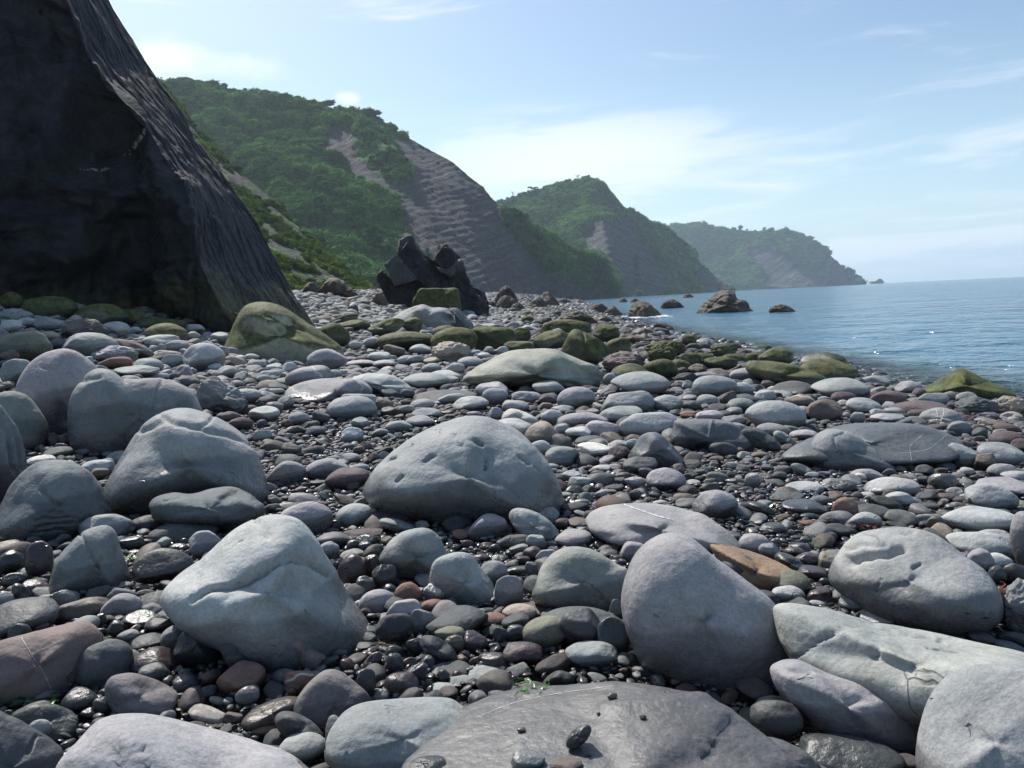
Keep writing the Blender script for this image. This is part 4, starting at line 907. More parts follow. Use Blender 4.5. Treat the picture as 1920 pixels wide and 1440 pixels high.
hero('greenround', tE([(958, 600), (972, 520), (1008, 420), (1080, 350), (1168, 328), (1270, 350), (1380, 420), (1437, 460), (1447, 580), (1400, 665), (1300, 700), (1080, 685)]), 'g',
     'rounded green-grey boulder with fine scratches left of the upright lilac boulder', 'the scratched green-grey boulder', cm=[.85, .84, .76], p=5, creases=[([(1110, 1100), (1130, 1115), (1128, 1125)], 1.6, .04), ([(1090, 1090), (1112, 1098)], 1.6, .03)], wetline=0.45)
hero('twoface', tE([(182, 430), (215, 340), (290, 262), (400, 236), (470, 262), (530, 360), (570, 470), (560, 530), (400, 540), (240, 520)]), 'g', 'smooth grey boulder with a pale top, upper left of the lit rounded twin', 'the pale-topped grey boulder', cm=1.05, p=6, wetline=0.55)
hero('twin', tE([(438, 480), (470, 400), (560, 360), (640, 370), (700, 440), (760, 520), (788, 610), (740, 670), (600, 670), (470, 620), (440, 560)]), 'k', 'smooth rounded grey stone with wet lower half, right of the pale-topped boulder', 'the half-wet rounded stone', cm=.9, p=6, wetline=.52)
hero('veinslab', tE([(1205, 200), (1262, 135), (1400, 108), (1560, 108), (1700, 130), (1850, 190), (1975, 310), (1985, 370), (1800, 390), (1480, 350), (1300, 300)]), 'l', 'lilac slab crossed by one white and pink quartz vein', 'the white-veined lilac slab', cm=.95, p=7, rho=.8, kb=.85, wetline=0.45, veins=[([(1162, 943), (1195, 955), (1230, 967), (1262, 975)], 2.6)])
hero('shaded', tD([(1470, 1160), (1500, 1060), (1590, 960), (1660, 945), (1740, 985), (1860, 1100), (1830, 1200), (1680, 1300), (1560, 1310), (1490, 1260)]), 'b', 'grey-brown hump with a white lit patch behind the blocky blue-grey stone', 'the grey-brown hump', cm=[1.25, 1.4, 1.6], p=9, wetline=0.55)
hero('pinkloaf', tD([(1380, 805), (1400, 750), (1452, 740), (1530, 785), (1625, 870), (1650, 922), (1622, 975), (1560, 985), (1480, 930), (1400, 865)]), 'r', 'smooth elongated pink stone lying on the dark pebbles below the pale ledged boulder', 'the smooth pink stone', 'cobble', 5, cm=[1.1, 1.4, 1.6], p=5)
hero('egg', tD([(125, 400), (135, 330), (190, 303), (245, 330), (270, 390), (262, 450), (200, 482), (140, 460)]), 'p', 'glossy dark plum egg-shaped pebble below the grooved boulder', 'the glossy plum egg', 'cobble', 5, wet=.9, p=4, facets=2, kb=.8)
hero('dchip', tD([(868, 860), (900, 770), (960, 728), (1050, 740), (1085, 800), (1098, 900), (1060, 935), (920, 930), (868, 890)]), 'd', 'dark faceted stone with a white highlight on the heap below the pale ledged boulder', 'the dark faceted stone', 'cobble', 5, wet=.85, p=14, facets=7, kb=.9)
hero('shoulder', tD([(385, 930), (400, 860), (470, 815), (560, 795), (640, 830), (670, 920), (660, 1010), (600, 1065), (450, 1055), (390, 1000)]), 'd', 'blue-black rounded stone with a thin vein right of the dusty pink boulder', 'the blue-black rounded stone', 'cobble', 5, cm=1.2, wet=.5, p=6, vein=.6, kb=.8)
hero('lobed', tD([(518, 1050), (540, 985), (620, 963), (700, 975), (800, 1010), (885, 1060), (890, 1130), (830, 1200), (650, 1195), (550, 1130)]), 'l', 'plum stone with a lilac dished face on its left end', 'the dished plum stone', 'cobble', 5, cm=[.72, .66, .66], wet=.35, p=7, kb=.8, creases=[([(225, 1285), (255, 1290)], 14, .06)])
hero('backslate', tB([(990, 690), (1060, 645), (1180, 628), (1300, 640), (1410, 700), (1400, 760), (1200, 780)]) if False else tE([(985, 700), (1060, 645), (1180, 627), (1300, 645), (1412, 705), (1440, 780), (1300, 830), (1080, 800)]), 'd', 'low dark slate stone under the scratched green-grey boulder', 'the low slate stone', 'cobble', 5, cm=1.2, wet=.5)

# rocks standing in or beside the sea
SEAK = []
def searock(key, poly, label, short, **kw):
    kb = kw.pop('kb', .45)
    o = hero(key, poly, 'b', label, short, cat='rock', name=kw.pop('name', 'shore_rock'), mat=kw.pop('mat', M['shore_rock']), rough=kw.pop('rough', .28), facets=kw.pop('facets', 8), p=kw.pop('p', 12), sub=kw.pop('sub', 5), sea=True, kb=kb, group='rocks along the shoreline', **kw)
    SEAK.append(key)
searock('sea1', tC([(72, 418), (100, 370), (160, 318), (215, 282), (285, 288), (310, 330), (362, 345), (382, 385), (418, 412), (385, 440), (200, 448), (95, 435)]), 'largest brown humped rock standing in the sea, right of the rest', 'the largest sea rock', sub=6, rough=.2)
searock('sea2', tC([(484, 405), (500, 375), (550, 360), (600, 375), (640, 408), (600, 420), (520, 420)]), 'low brown rock alone in the sea farthest right', 'the lone low sea rock')
searock('sea3', tB([(1612, 455), (1620, 390), (1650, 350), (1710, 345), (1760, 380), (1805, 430), (1760, 465), (1660, 470)]), 'dark cup-shaped rock standing in the surf', 'the cup-shaped surf rock')
searock('sea4', tB([(1797, 388), (1815, 350), (1860, 332), (1900, 350), (1932, 385), (1880, 400)]), 'rounded brown rock between the cup-shaped rock and the largest one', 'the rounded mid-water rock')
searock('sea5', tB([(1460, 440), (1500, 385), (1530, 368), (1560, 395), (1585, 430), (1540, 455)]), 'pointed dark rock with white surf breaking on its right', 'the pointed surf rock')
searock('sea6', tB([(1385, 415), (1410, 370), (1450, 354), (1490, 375), (1510, 415), (1440, 430)]), 'brown double-humped rock just left of the pointed surf rock', 'the double-humped rock')
searock('sea7', tB([(1225, 470), (1250, 420), (1330, 398), (1400, 425), (1460, 480), (1440, 515), (1330, 510)]), 'long dark ribbed ledge sloping into the shallows', 'the ribbed ledge', rough=.35)
searock('sea8', tB([(860, 400), (868, 320), (915, 258), (960, 275), (1000, 360), (990, 410), (920, 420)]), 'jagged brown pinnacle at the water edge right of the stack', 'the jagged shore pinnacle', rough=.3)
searock('sea9', tB([(868, 410), (880, 345), (920, 312), (970, 330), (1000, 385), (980, 425)]), 'squat rounded rock at the foot of the jagged shore pinnacle', 'the squat shore rock', rough=.12)
searock('sea10', tB([(1110, 385), (1125, 310), (1160, 290), (1200, 320), (1235, 385), (1180, 405)]), 'ribbed brown crag farther along the water edge', 'the ribbed brown crag')
searock('sea11', tB([(1045, 390), (1060, 350), (1110, 325), (1150, 350), (1160, 395), (1100, 405)]), 'lower brown rock joined to the left of the ribbed crag', 'the low brown rock')
searock('sea12', tB([(1205, 365), (1225, 335), (1265, 328), (1305, 360), (1270, 375)]), 'low brown rock right of the ribbed crag', 'the small brown rock')
searock('sea13', tB([(1562, 352), (1585, 325), (1615, 350), (1590, 358)]), 'tiny pointed rock far out, left of its twin', 'the tiny pointed rock')
searock('sea14', tB([(1622, 352), (1650, 327), (1680, 350), (1650, 358)]), 'tiny rounded rock far out, right of its twin', 'the tiny rounded rock')
searock('sea15', tB([(1755, 500), (1765, 470), (1800, 465), (1850, 480), (1880, 515), (1820, 520)]), 'dark broken rock awash below the cup-shaped rock', 'the broken awash rock')
searock('sea16', tC([(0, 325), (15, 305), (35, 302), (65, 322), (40, 332)]), 'small flat rock in the distance left of the largest sea rock', 'the small distant rock')
searock('sea17', tB([(1590, 560), (1620, 535), (1690, 545), (1750, 590), (1690, 600)]), 'low black ledge awash near the mossy boulders', 'the black awash ledge', rough=.4)
searock('sea18', [(1625, 531), (1640, 528), (1650, 522), (1658, 530), (1650, 533)], 'tiny islet off the tip of the far headland', 'the islet')
searock('sea19', tB([(1310, 360), (1330, 338), (1360, 345), (1372, 362), (1340, 368)]), 'flat dark rock in the shallows beyond the ribbed ledge', 'the flat shallows rock')
searock('sea20', tB([(1440, 465), (1470, 432), (1510, 440), (1535, 475), (1490, 488)]), 'small dark rock in the foam below the pointed surf rock', 'the foam rock')
searock('sea21', tB([(805, 385), (830, 345), (870, 350), (885, 385), (840, 395)]), 'mustard brown low rock between the stack and the jagged pinnacle', 'the mustard rock')
searock('sea22', tB([(935, 405), (965, 362), (1010, 358), (1040, 400), (990, 415)]), 'dark sloping rock right of the squat shore rock', 'the sloping shore rock')
searock('bk1', [(592, 565), (605, 535), (625, 520), (650, 530), (675, 562), (640, 572)], 'angular brown slab rock at the foot of the grassy spur', 'the spur foot slab', rough=.15)
searock('bk2', [(520, 560), (525, 500), (540, 484), (556, 510), (566, 565)], 'dark jagged rock against the seaward side of the cliff', 'the cliff side rock')
searock('bk3', [(566, 562), (572, 535), (590, 530), (602, 560)], 'small grey rock between the cliff and the spur foot slab', 'the gap rock')
searock('bk4', tB([(165, 375), (180, 320), (215, 293), (250, 320), (262, 385), (200, 395)]), 'dark rock leaning at the left foot of the black stack', 'the stack foot rock')

# the black stack: tilted beds standing together, each slab a part
stack = link(bpy.data.objects.new('rock_stack', None)); stack.location = at(800, 588, 40); stack.location.z = ground(stack.location.x, stack.location.y)
tag(stack, 'jagged black stack of steeply tilted rock slabs standing at the top of the beach', 'rock stack')
def slab(poly, off, thick, mat, rough=.10, boxy=0):
    """a tilted bed: crisp extruded outline, edges broken by small chips"""
    pl = np.array(tS(poly), float); n = len(pl); D = 40 + off
    cx, cy = pl.mean(0); d = ray(cx, cy); L = D / math.hypot(d[0], d[1]); h = np.array([d[0], d[1], 0]) / math.hypot(d[0], d[1])
    fr = [CAM + ray(x, y) * (L / float(ray(x, y) @ d)) + h * ((cy - y) * .012 * thick + (x - cx) * .010) for x, y in pl]
    c0 = np.mean(fr, axis=0); bk = [p + h * 2 * thick + (c0 - p) * .12 for p in fr]
    bm = bmesh.new(); vf = [bm.verts.new(p) for p in fr]; vb = [bm.verts.new(p) for p in bk]
    bm.faces.new(vf); bm.faces.new(vb[::-1])
    for i in range(n): bm.faces.new([vf[i], vb[i], vb[(i + 1) % n], vf[(i + 1) % n]])
    bmesh.ops.recalc_face_normals(bm, faces=bm.faces); bmesh.ops.triangulate(bm, faces=bm.faces)
    for k in range(5):
        bmesh.ops.subdivide_edges(bm, edges=[e for e in bm.edges if e.calc_length() > .22], cuts=1, use_grid_fill=True)
        bmesh.ops.triangulate(bm, faces=bm.faces)
    P = np.array([v.co[:] for v in bm.verts]); Nn = np.array([v.normal[:] for v in bm.verts])
    st = P[:, 0] * .62 + P[:, 2] * .78
    P = P + Nn * (rough * (1.6 * fbm(P * 1.1, 4, .6) + .8 * fbm(P * 3.3, 3, .6, True) - .4) + .05 * (np.abs((st * 2.2 + gnoise(P) * .4) % 1 - .5) - .25))[:, None]
    F = np.array([[v.index for v in f.verts] for f in bm.faces]); bm.free()
    base = np.array(stack.location)
    me = mesh_of('slab', P - base, F, smooth=False); me.materials.append(M[mat]); add_attr(me, 'pale', np.zeros(len(P)))
    link(bpy.data.objects.new('slab', me), stack)
slab([(195, 630), (260, 560), (335, 620), (455, 780), (500, 900), (440, 1150), (260, 1150), (290, 850), (230, 740)], 0, .9, 'stack_rock')
slab([(298, 500), (380, 425), (470, 345), (600, 490), (760, 690), (690, 715), (600, 732), (440, 795), (370, 640)], -.6, .7, 'stack_pale', .03)
slab([(488, 340), (560, 250), (652, 150), (780, 330), (885, 480), (780, 530), (660, 585), (570, 460)], .1, .9, 'stack_rock')
slab([(515, 160), (590, 95), (665, 85), (710, 190), (855, 320), (880, 400), (700, 420), (540, 330), (470, 340)], 1.1, .8, 'stack_pale', .12)
slab([(380, 800), (600, 730), (760, 690), (960, 760), (1140, 790), (1230, 1150), (900, 1200), (500, 1200), (330, 1170)], .2, 1.3, 'stack_rock')
slab([(650, 580), (780, 520), (900, 480), (1060, 640), (1120, 800), (960, 800), (740, 700)], 0, .9, 'stack_rock')
slab([(790, 370), (880, 350), (970, 480), (1090, 610), (1210, 800), (1080, 830), (940, 600)], .7, .8, 'stack_rock')
slab([(1010, 380), (1080, 300), (1150, 195), (1240, 300), (1335, 430), (1290, 520), (1220, 570), (1100, 520), (1030, 450)], .5, .9, 'stack_rock', .14)
slab([(1030, 530), (1140, 545), (1230, 535), (1345, 455), (1375, 510), (1290, 580), (1205, 640), (1080, 600)], 0, .6, 'stack_pale', .12)
slab([(1060, 620), (1210, 620), (1370, 510), (1425, 640), (1530, 790), (1640, 950), (1700, 1180), (1420, 1230), (1180, 1180), (1090, 850)], .4, 1.3, 'stack_rock', .12)
slab([(1480, 800), (1600, 830), (1680, 960), (1730, 1160), (1620, 1200), (1520, 1000)], 1.2, .7, 'stack_rock', .2)
p_ = stack.location; FOOT.append((p_.x, p_.y, 2.4, 1.2, 0))
STONES.append(dict(o=stack, x=800, y=520, w=190, h=150, c='d', short='the black stack'))
# ------------------------------------------------------------------ every other stone large enough to pick out
# x0 y0 x1 y1 colour flags   (crop pixels)   flags: w wet, h wet foot, v vein, m moss, f faceted, r rough, S lies on the flat slab, \ / lean, a slab-flat
LA = """0 300 130 390 o mr;120 330 430 450 o m;430 370 712 475 o m;650 398 810 480 o m;750 440 1038 508 o mfa;820 478 1048 575 o m;1270 420 1370 535 o m;1808 478 1965 595 o m;0 388 185 450 k;0 450 125 532 k;
100 440 225 495 k;195 435 348 518 g f;348 445 608 572 b r;570 462 732 565 k;195 515 332 580 t;275 555 388 625 d f;342 525 668 672 g f;-20 530 285 680 o h;-20 620 112 695 b r;518 595 782 695 l r;
615 560 862 665 b \\;808 535 1012 612 k;925 565 1062 640 g;860 625 1028 695 t;1018 585 1265 755 k v;908 645 1028 732 g v;738 668 918 750 g;545 660 742 735 r v;638 705 895 780 g fa;8 672 190 825 g v;
-10 675 72 720 d;-10 800 78 855 p;1030 475 1152 535 k;1208 600 1292 680 g;1168 695 1252 750 k;1212 710 1335 782 g;1330 722 1396 768 g;858 750 952 790 k;950 750 1016 790 d;998 765 1125 832 d;
1393 675 1497 730 g;1290 650 1382 685 k;1730 615 1950 745 l;1610 712 1862 840 l v;1612 778 2075 915 l va;1842 730 1925 780 k;1465 805 1622 855 d;1472 835 1608 880 g;1288 840 1465 925 g;1403 940 1573 1020 k;
1563 880 1655 955 g f;1622 968 1738 1050 g;1758 962 1855 1040 d f;1845 880 2115 1015 g v;1243 965 1362 1030 p;1288 1000 1422 1075 p;1420 1070 1530 1135 g;1498 1245 1718 1378 l;1722 1230 1965 1362 l h;1548 1210 1695 1290 d;
1832 1288 2075 1408 p;1582 1140 1695 1215 d f;460 1240 645 1330 k;500 1285 612 1352 b;155 1210 315 1275 w v;245 1165 408 1220 d a;325 1065 402 1103 d w;328 1090 402 1162 p w;268 1085 332 1172 p w;298 1145 385 1195 d w;
1185 520 1290 590 k;1060 515 1130 575 g;880 585 935 640 g;1100 745 1170 790 p;430 430 520 470 b f;1010 435 1160 495 b f;700 530 820 575 l f;1440 760 1530 810 g;1500 700 1590 745 k;1590 690 1680 760 k;1640 640 1740 690 b v;1380 640 1460 678 g;1290 790 1370 835 g;1310 565 1400 600 k;60 590 140 630 g;720 490 800 530 k;380 470 470 500 k;1625 1045 1720 1100 d;1720 1050 1830 1110 d;1420 1180 1500 1230 d;1580 1010 1650 1060 p;1445 1010 1510 1060 d;1480 1130 1560 1180 k"""
LB = """143 450 348 542 o mf/;330 445 452 530 o mf;-5 455 158 510 o mf;-25 418 92 475 o mf;518 488 660 565 o m;512 505 758 632 o m;208 525 518 620 o m;918 573 1085 625 o mf;1088 520 1292 620 o mf;1128 455 1395 545 o mf;
1422 485 1562 578 o mf;1493 558 1622 652 o m;1468 628 1705 748 p r;958 500 1062 572 o m;240 588 358 668 b f;508 573 728 705 t r;118 550 222 612 k;42 570 118 622 k;382 588 505 645 k;148 630 275 685 k;
25 675 188 720 l;178 675 305 725 k a;728 620 792 660 k;768 635 848 675 k;318 650 412 705 k;368 650 478 705 g;488 735 665 805 k;453 695 562 760 g;578 693 692 768 g;655 658 795 728 l;
463 660 565 705 t f;348 748 605 840 g a;-25 780 170 920 l v;408 842 755 930 d a;333 838 412 900 d;543 862 695 930 g;628 882 825 970 k;388 895 522 965 g;398 945 565 1005 g;318 930 412 990 g;
148 895 292 985 b;188 956 252 995 w;-15 868 195 1005 g v;758 805 935 920 k;793 835 935 925 k;963 850 1118 920 l f;1078 795 1255 875 g;1218 830 1424 962 l;1133 865 1224 912 d;908 903 1052 980 l;
833 943 912 1015 l v;868 1010 1080 1118 k;1126 955 1242 1040 k;1218 970 1495 1068 l;1358 1015 1562 1128 l f;1262 1055 1405 1130 k;1318 1100 1480 1155 d;1458 935 1690 1035 g;1463 855 1755 1000 g f;1523 698 1740 795 g m;
1522 745 1840 878 g;1473 750 1558 835 g;1733 875 1920 980 g f;1572 970 1880 1118 k;1498 1125 1615 1185 k;1333 1143 1508 1220 w fa;1062 1130 1180 1230 k;1153 1165 1335 1292 g h;1503 1160 1625 1248 p;1588 1220 1775 1318 d f;
1243 1300 1348 1365 k;1278 1335 1398 1405 k;1718 1285 1935 1412 l;1598 1120 1685 1195 g;1473 1090 1565 1135 k;1198 1035 1285 1100 k;1538 1305 1645 1350 d;1413 1265 1515 1305 k;1598 1335 1705 1405 l;1133 1255 1225 1295 g;
1178 930 1305 978 g f;1110 915 1185 965 b;248 1017 395 1085 g;58 1000 155 1070 g;363 990 525 1055 l;163 1060 265 1110 g;153 1195 218 1260 b;213 1190 268 1245 g;-5 1055 122 1148 k;-10 1200 102 1255 l;
28 1360 105 1415 b w;-5 1145 92 1185 d;68 1160 135 1205 p;103 1135 173 1188 p;43 1260 155 1315 g;1700 680 1885 775 o m;1710 570 1930 650 o mr;1728 595 1885 695 o mr;1828 680 1965 750 o m;1140 500 1240 560 g f;
870 430 960 465 d r;770 470 880 510 g f;1000 400 1080 435 b r;1015 430 1085 470 o m;1100 430 1190 480 d r;700 420 770 460 k;745 395 790 430 d;940 380 1000 410 d r;680 395 750 440 g f;1160 395 1240 440 d r;1190 450 1260 500 g r;1010 570 1060 600 k;880 600 940 650 k;800 600 860 650 g;230 530 300 570 l;500 640 560 670 k;600 830 680 865 g;680 780 740 815 l;740 840 800 890 b f;930 850 970 890 p;1060 960 1120 1000 d;1380 950 1450 990 g;420 1090 480 1130 g;300 1090 350 1130 d;380 1150 430 1190 g w;470 1060 540 1090 b;570 980 640 1010 d;1200 1180 1270 1220 d;1440 1180 1500 1215 d;1330 1230 1400 1270 g;1500 1260 1580 1300 l;1640 1180 1700 1230 g"""
LC = """478 735 718 812 o;268 720 455 812 l;55 765 298 890 g;73 742 200 795 l;28 697 138 765 b r;502 795 750 902 d;643 768 765 838 b;725 780 1045 905 g;998 765 1165 835 g f;1193 795 1345 872 l;
1288 835 1375 900 p;263 803 398 885 k;403 845 525 920 k;208 850 305 932 b f;298 870 425 930 d;832 855 975 930 p;1052 848 1250 945 p;922 893 1115 978 g;1322 860 1495 948 g;1468 853 1545 920 g;
1538 855 1665 925 g;1658 848 1765 900 d;1163 905 1485 985 p fa;1533 885 1780 998 d r;1748 878 1965 995 t r;598 875 755 950 b v;702 900 895 1020 b f;252 890 405 982 g;358 908 685 1080 k;943 970 1024 1038 g;
1052 950 1145 995 g;1138 945 1255 995 g;1058 975 1245 1032 l f;608 937 728 1005 l;238 940 335 990 g;143 920 260 970 d;78 870 198 940 g;-5 905 102 965 d;-15 962 88 1005 r;78 958 225 1025 l;
222 985 360 1048 l f;228 1030 350 1092 g;333 1062 545 1190 d \\f;418 1030 610 1105 g;512 1075 630 1175 g \\;603 1068 762 1130 l;1488 1020 1635 1118 g;1622 1055 1715 1118 d;1722 1075 1930 1178 p;1743 1030 1905 1092 p;
1842 1118 1965 1205 p;1658 1148 1925 1268 g;1486 1150 1665 1295 g f;1638 1200 1760 1305 b f;1408 1140 1545 1215 b f;1278 1190 1495 1268 g f;1713 1255 1875 1338 l;1792 1300 1965 1365 g;1655 1335 1965 1428 l a;1383 1310 1540 1412 g fw;
1308 1265 1415 1330 d;1483 1390 1585 1448 g;1028 1338 1322 1450 k;943 1288 1125 1365 l;943 1310 1032 1368 w;583 1358 785 1428 k a;793 1340 905 1408 g f;878 1355 980 1430 d f;523 1390 655 1445 b;348 1313 438 1400 l;
612 1258 735 1335 g \\;513 1270 620 1325 d;508 1303 585 1355 d;423 1310 515 1350 p;463 1348 580 1400 d;243 1247 325 1295 g;308 1190 388 1240 g;383 1190 483 1230 b;243 1380 335 1420 p;328 1385 398 1420 d;
88 1415 225 1455 l;688 1305 765 1345 g;1638 965 1795 1015 l;1788 965 1905 1015 l;1563 985 1640 1030 p;1823 995 1900 1040 l;0 535 78 595 o m;68 585 118 615 d;318 592 405 625 o m;388 595 500 632 o m;488 573 585 600 d;
160 590 305 665 o mr;-5 640 108 712 o m;38 640 175 698 o m;122 660 305 725 o mf;228 645 365 695 o m;348 640 445 695 o m;428 615 618 705 o m;362 692 802 825 o m\\;668 640 915 718 o m;672 685 975 798 o m;
1008 690 1205 735 o m;1768 700 1925 755 o mr;1788 755 1965 852 o m;-5 790 60 850 g;50 830 120 870 g;130 840 210 880 d;0 870 80 905 l;330 790 400 825 l;440 790 520 830 b;430 900 500 930 d;560 920 620 960 d;680 960 730 1010 d;760 880 830 920 g;870 900 930 940 k;960 880 1010 910 d;1150 830 1200 865 d;1250 870 1320 905 g;1320 890 1400 930 k;820 930 900 960 d;700 1010 760 1050 d;900 970 950 1010 g;1560 920 1620 960 d;1640 1000 1740 1035 g;1800 1010 1900 1040 d;1430 940 1490 975 g;1260 960 1350 1000 p;1200 1220 1280 1270 g;1180 1270 1260 1310 d;1120 1285 1200 1330 d;1560 1280 1640 1330 l;1640 1300 1720 1345 d;1180 1320 1270 1360 b;1320 1330 1390 1380 d;440 1265 510 1305 d;300 1265 380 1310 d;150 1215 230 1250 b;60 1290 150 1330 d;120 1340 200 1380 d;20 1350 100 1385 g;760 1300 830 1330 l;680 1340 740 1370 d;1000 1420 1090 1460 l;1360 1400 1440 1440 d"""
LD = """405 172 668 298 g;652 178 815 272 d;758 197 1080 318 d f;673 345 958 515 d h;-5 355 122 472 d w;-40 300 118 355 b a;952 255 1105 390 l;1373 115 1475 165 k;1408 115 1655 280 l;-30 560 68 645 k;
58 520 165 625 d w\\;248 552 378 680 g w;283 590 550 720 b;373 640 475 705 d;428 535 560 612 d f;508 570 705 720 l;692 548 945 672 d f;613 660 785 758 d w;735 633 944 760 d fa/;935 652 1105 758 d \\;
-80 600 282 770 d a;42 718 155 822 d w;143 693 245 768 p w;328 688 495 780 g;1078 670 1180 762 g v;1178 712 1315 838 d f;368 765 510 852 d w;588 750 695 815 l;662 765 838 850 d a;808 728 955 852 g;
1078 755 1185 808 g;1100 772 1268 978 d \\;1303 780 1390 898 d w\\;1273 850 1385 955 r f;1346 905 1488 982 d w\\;1286 955 1420 1048 d fw;1422 960 1565 1090 r v;1095 910 1320 1090 r fa;293 845 435 1018 d w;657 845 895 990 p w;
700 922 848 1022 d;316 1048 485 1160 d w;467 1085 565 1190 d w;405 1145 475 1200 d w;872 975 1005 1095 d w;998 1030 1085 1092 d w;1150 1035 1220 1095 d w;1180 1033 1295 1125 g w;1225 1085 1495 1250 b w/;1378 1160 1615 1340 d \\;
1405 1265 1620 1410 g;1628 1190 1725 1400 g;1262 1225 1375 1280 r;138 1200 255 1310 g;1648 200 1715 270 d w;278 270 355 325 d w;598 285 725 350 d w;776 290 855 355 g f;846 320 940 370 d fw;8 465 135 530 d w;
112 500 240 575 p w;5 210 68 295 d w;1596 310 1695 405 l;1640 278 1705 335 d w;640 345 720 375 d w;210 600 290 660 b w;475 670 535 745 p w;475 740 535 790 d w;535 705 620 790 d w;880 925 990 975 d fw;1010 955 1090 1040 r fw;1310 850 1350 890 r w;1440 1040 1480 1090 r w;1180 770 1230 840 d w;430 1105 480 1150 g w;30 830 90 870 g w;215 680 280 710 d w;230 520 290 560 d w;15 640 70 700 d w;1350 1150 1400 1240 d w;1500 380 1600 440 d w;1600 1340 1680 1400 p w;0 1060 60 1110 d w;60 1090 130 1140 d w;15 1150 70 1200 d w;1240 230 1330 290 d;1320 120 1400 165 d;690 295 760 330 b;900 290 950 330 d w;960 500 1010 540 g w;1000 630 1060 660 d w;560 540 650 580 d w;640 545 700 575 d w;700 820 790 850 d w;760 840 830 870 g;1090 890 1160 930 d w;1240 1010 1300 1060 d w"""
LE = """-20 120 178 235 g h;108 125 378 228 p a;196 192 374 268 g \\;632 168 824 298 l;688 140 810 210 g;848 145 1082 320 g \\;792 275 950 348 d;928 275 1025 352 g f;1070 252 1245 342 l;2 248 200 302 p;
72 272 180 330 d w;683 408 825 530 g;772 475 905 675 g;976 348 1075 428 g;912 333 998 402 p;-10 375 118 540 p w;108 378 196 498 p w;158 425 275 538 d fw;78 485 165 572 d w;92 552 268 702 l;
272 517 398 640 r;412 517 528 612 w r;403 597 520 658 r;233 600 394 735 l;176 662 355 818 d;348 645 465 800 g f;438 640 725 812 d f;478 740 620 818 o;683 662 820 742 r;812 620 970 710 t;
806 668 934 752 d f;892 600 1085 682 p fa;922 695 1118 842 o;1103 657 1290 858 d;1278 690 1450 880 d w;1130 810 1370 935 g;1343 600 1400 695 g w;1133 185 1260 240 b a;1173 235 1270 300 d;1068 192 1135 245 p;
812 810 998 935 p;703 865 820 958 p w;397 780 574 918 d f\\;328 790 412 868 d w;222 825 305 898 d w;107 860 200 962 p w/;230 868 308 978 d w;306 885 384 938 r w;178 880 242 928 p w;222 965 384 1098 p w;
75 950 168 1085 d w;323 915 430 1020 d fw;393 880 470 950 d w;-5 893 62 966 r w;452 905 655 992 d a;640 928 795 998 g fa;556 950 604 1005 r w;540 975 660 1032 g;435 1010 560 1068 g;162 1048 240 1108 g w;
762 735 835 830 d fw;828 725 915 812 d w;608 755 725 858 p fw;576 848 645 912 d w;522 780 610 858 o w;652 640 760 698 d w;1275 160 1335 210 b;1290 345 1380 395 d;1395 310 1515 420 l;1340 375 1410 420 d w;
290 1290 300 1300 d w;345 250 430 290 b;400 270 470 310 d w;90 310 160 360 d w;200 280 260 330 t f;30 300 90 360 d w;560 250 640 300 r;600 300 660 340 p w;690 310 760 350 p w;740 320 800 370 d w;840 320 930 370 g f;660 370 740 410 p w;750 370 830 410 d w;860 380 940 430 p w;820 430 930 475 o w;920 410 985 490 g fw;1020 300 1090 340 d w;1330 400 1400 450 p w;1240 280 1310 330 d;1080 60 1150 90 g;1120 30 1200 90 d w;1160 95 1240 140 g w;1370 60 1440 90 b;1440 50 1500 100 d;1360 0 1450 20 k;1270 50 1330 100 l f;1560 100 1640 130 g;0 520 60 570 d w;200 520 270 570 d w;240 490 300 530 d w;620 620 680 650 d w;740 860 800 880 d w;990 870 1060 910 p w;1040 830 1080 880 d w;1000 830 1050 870 d w;1080 850 1130 900 r w;640 880 700 930 b w;410 995 460 1040 b w;380 1000 420 1060 r w;480 950 540 1010 d w;500 930 560 965 p w;720 800 770 850 d w;700 640 760 665 d w"""
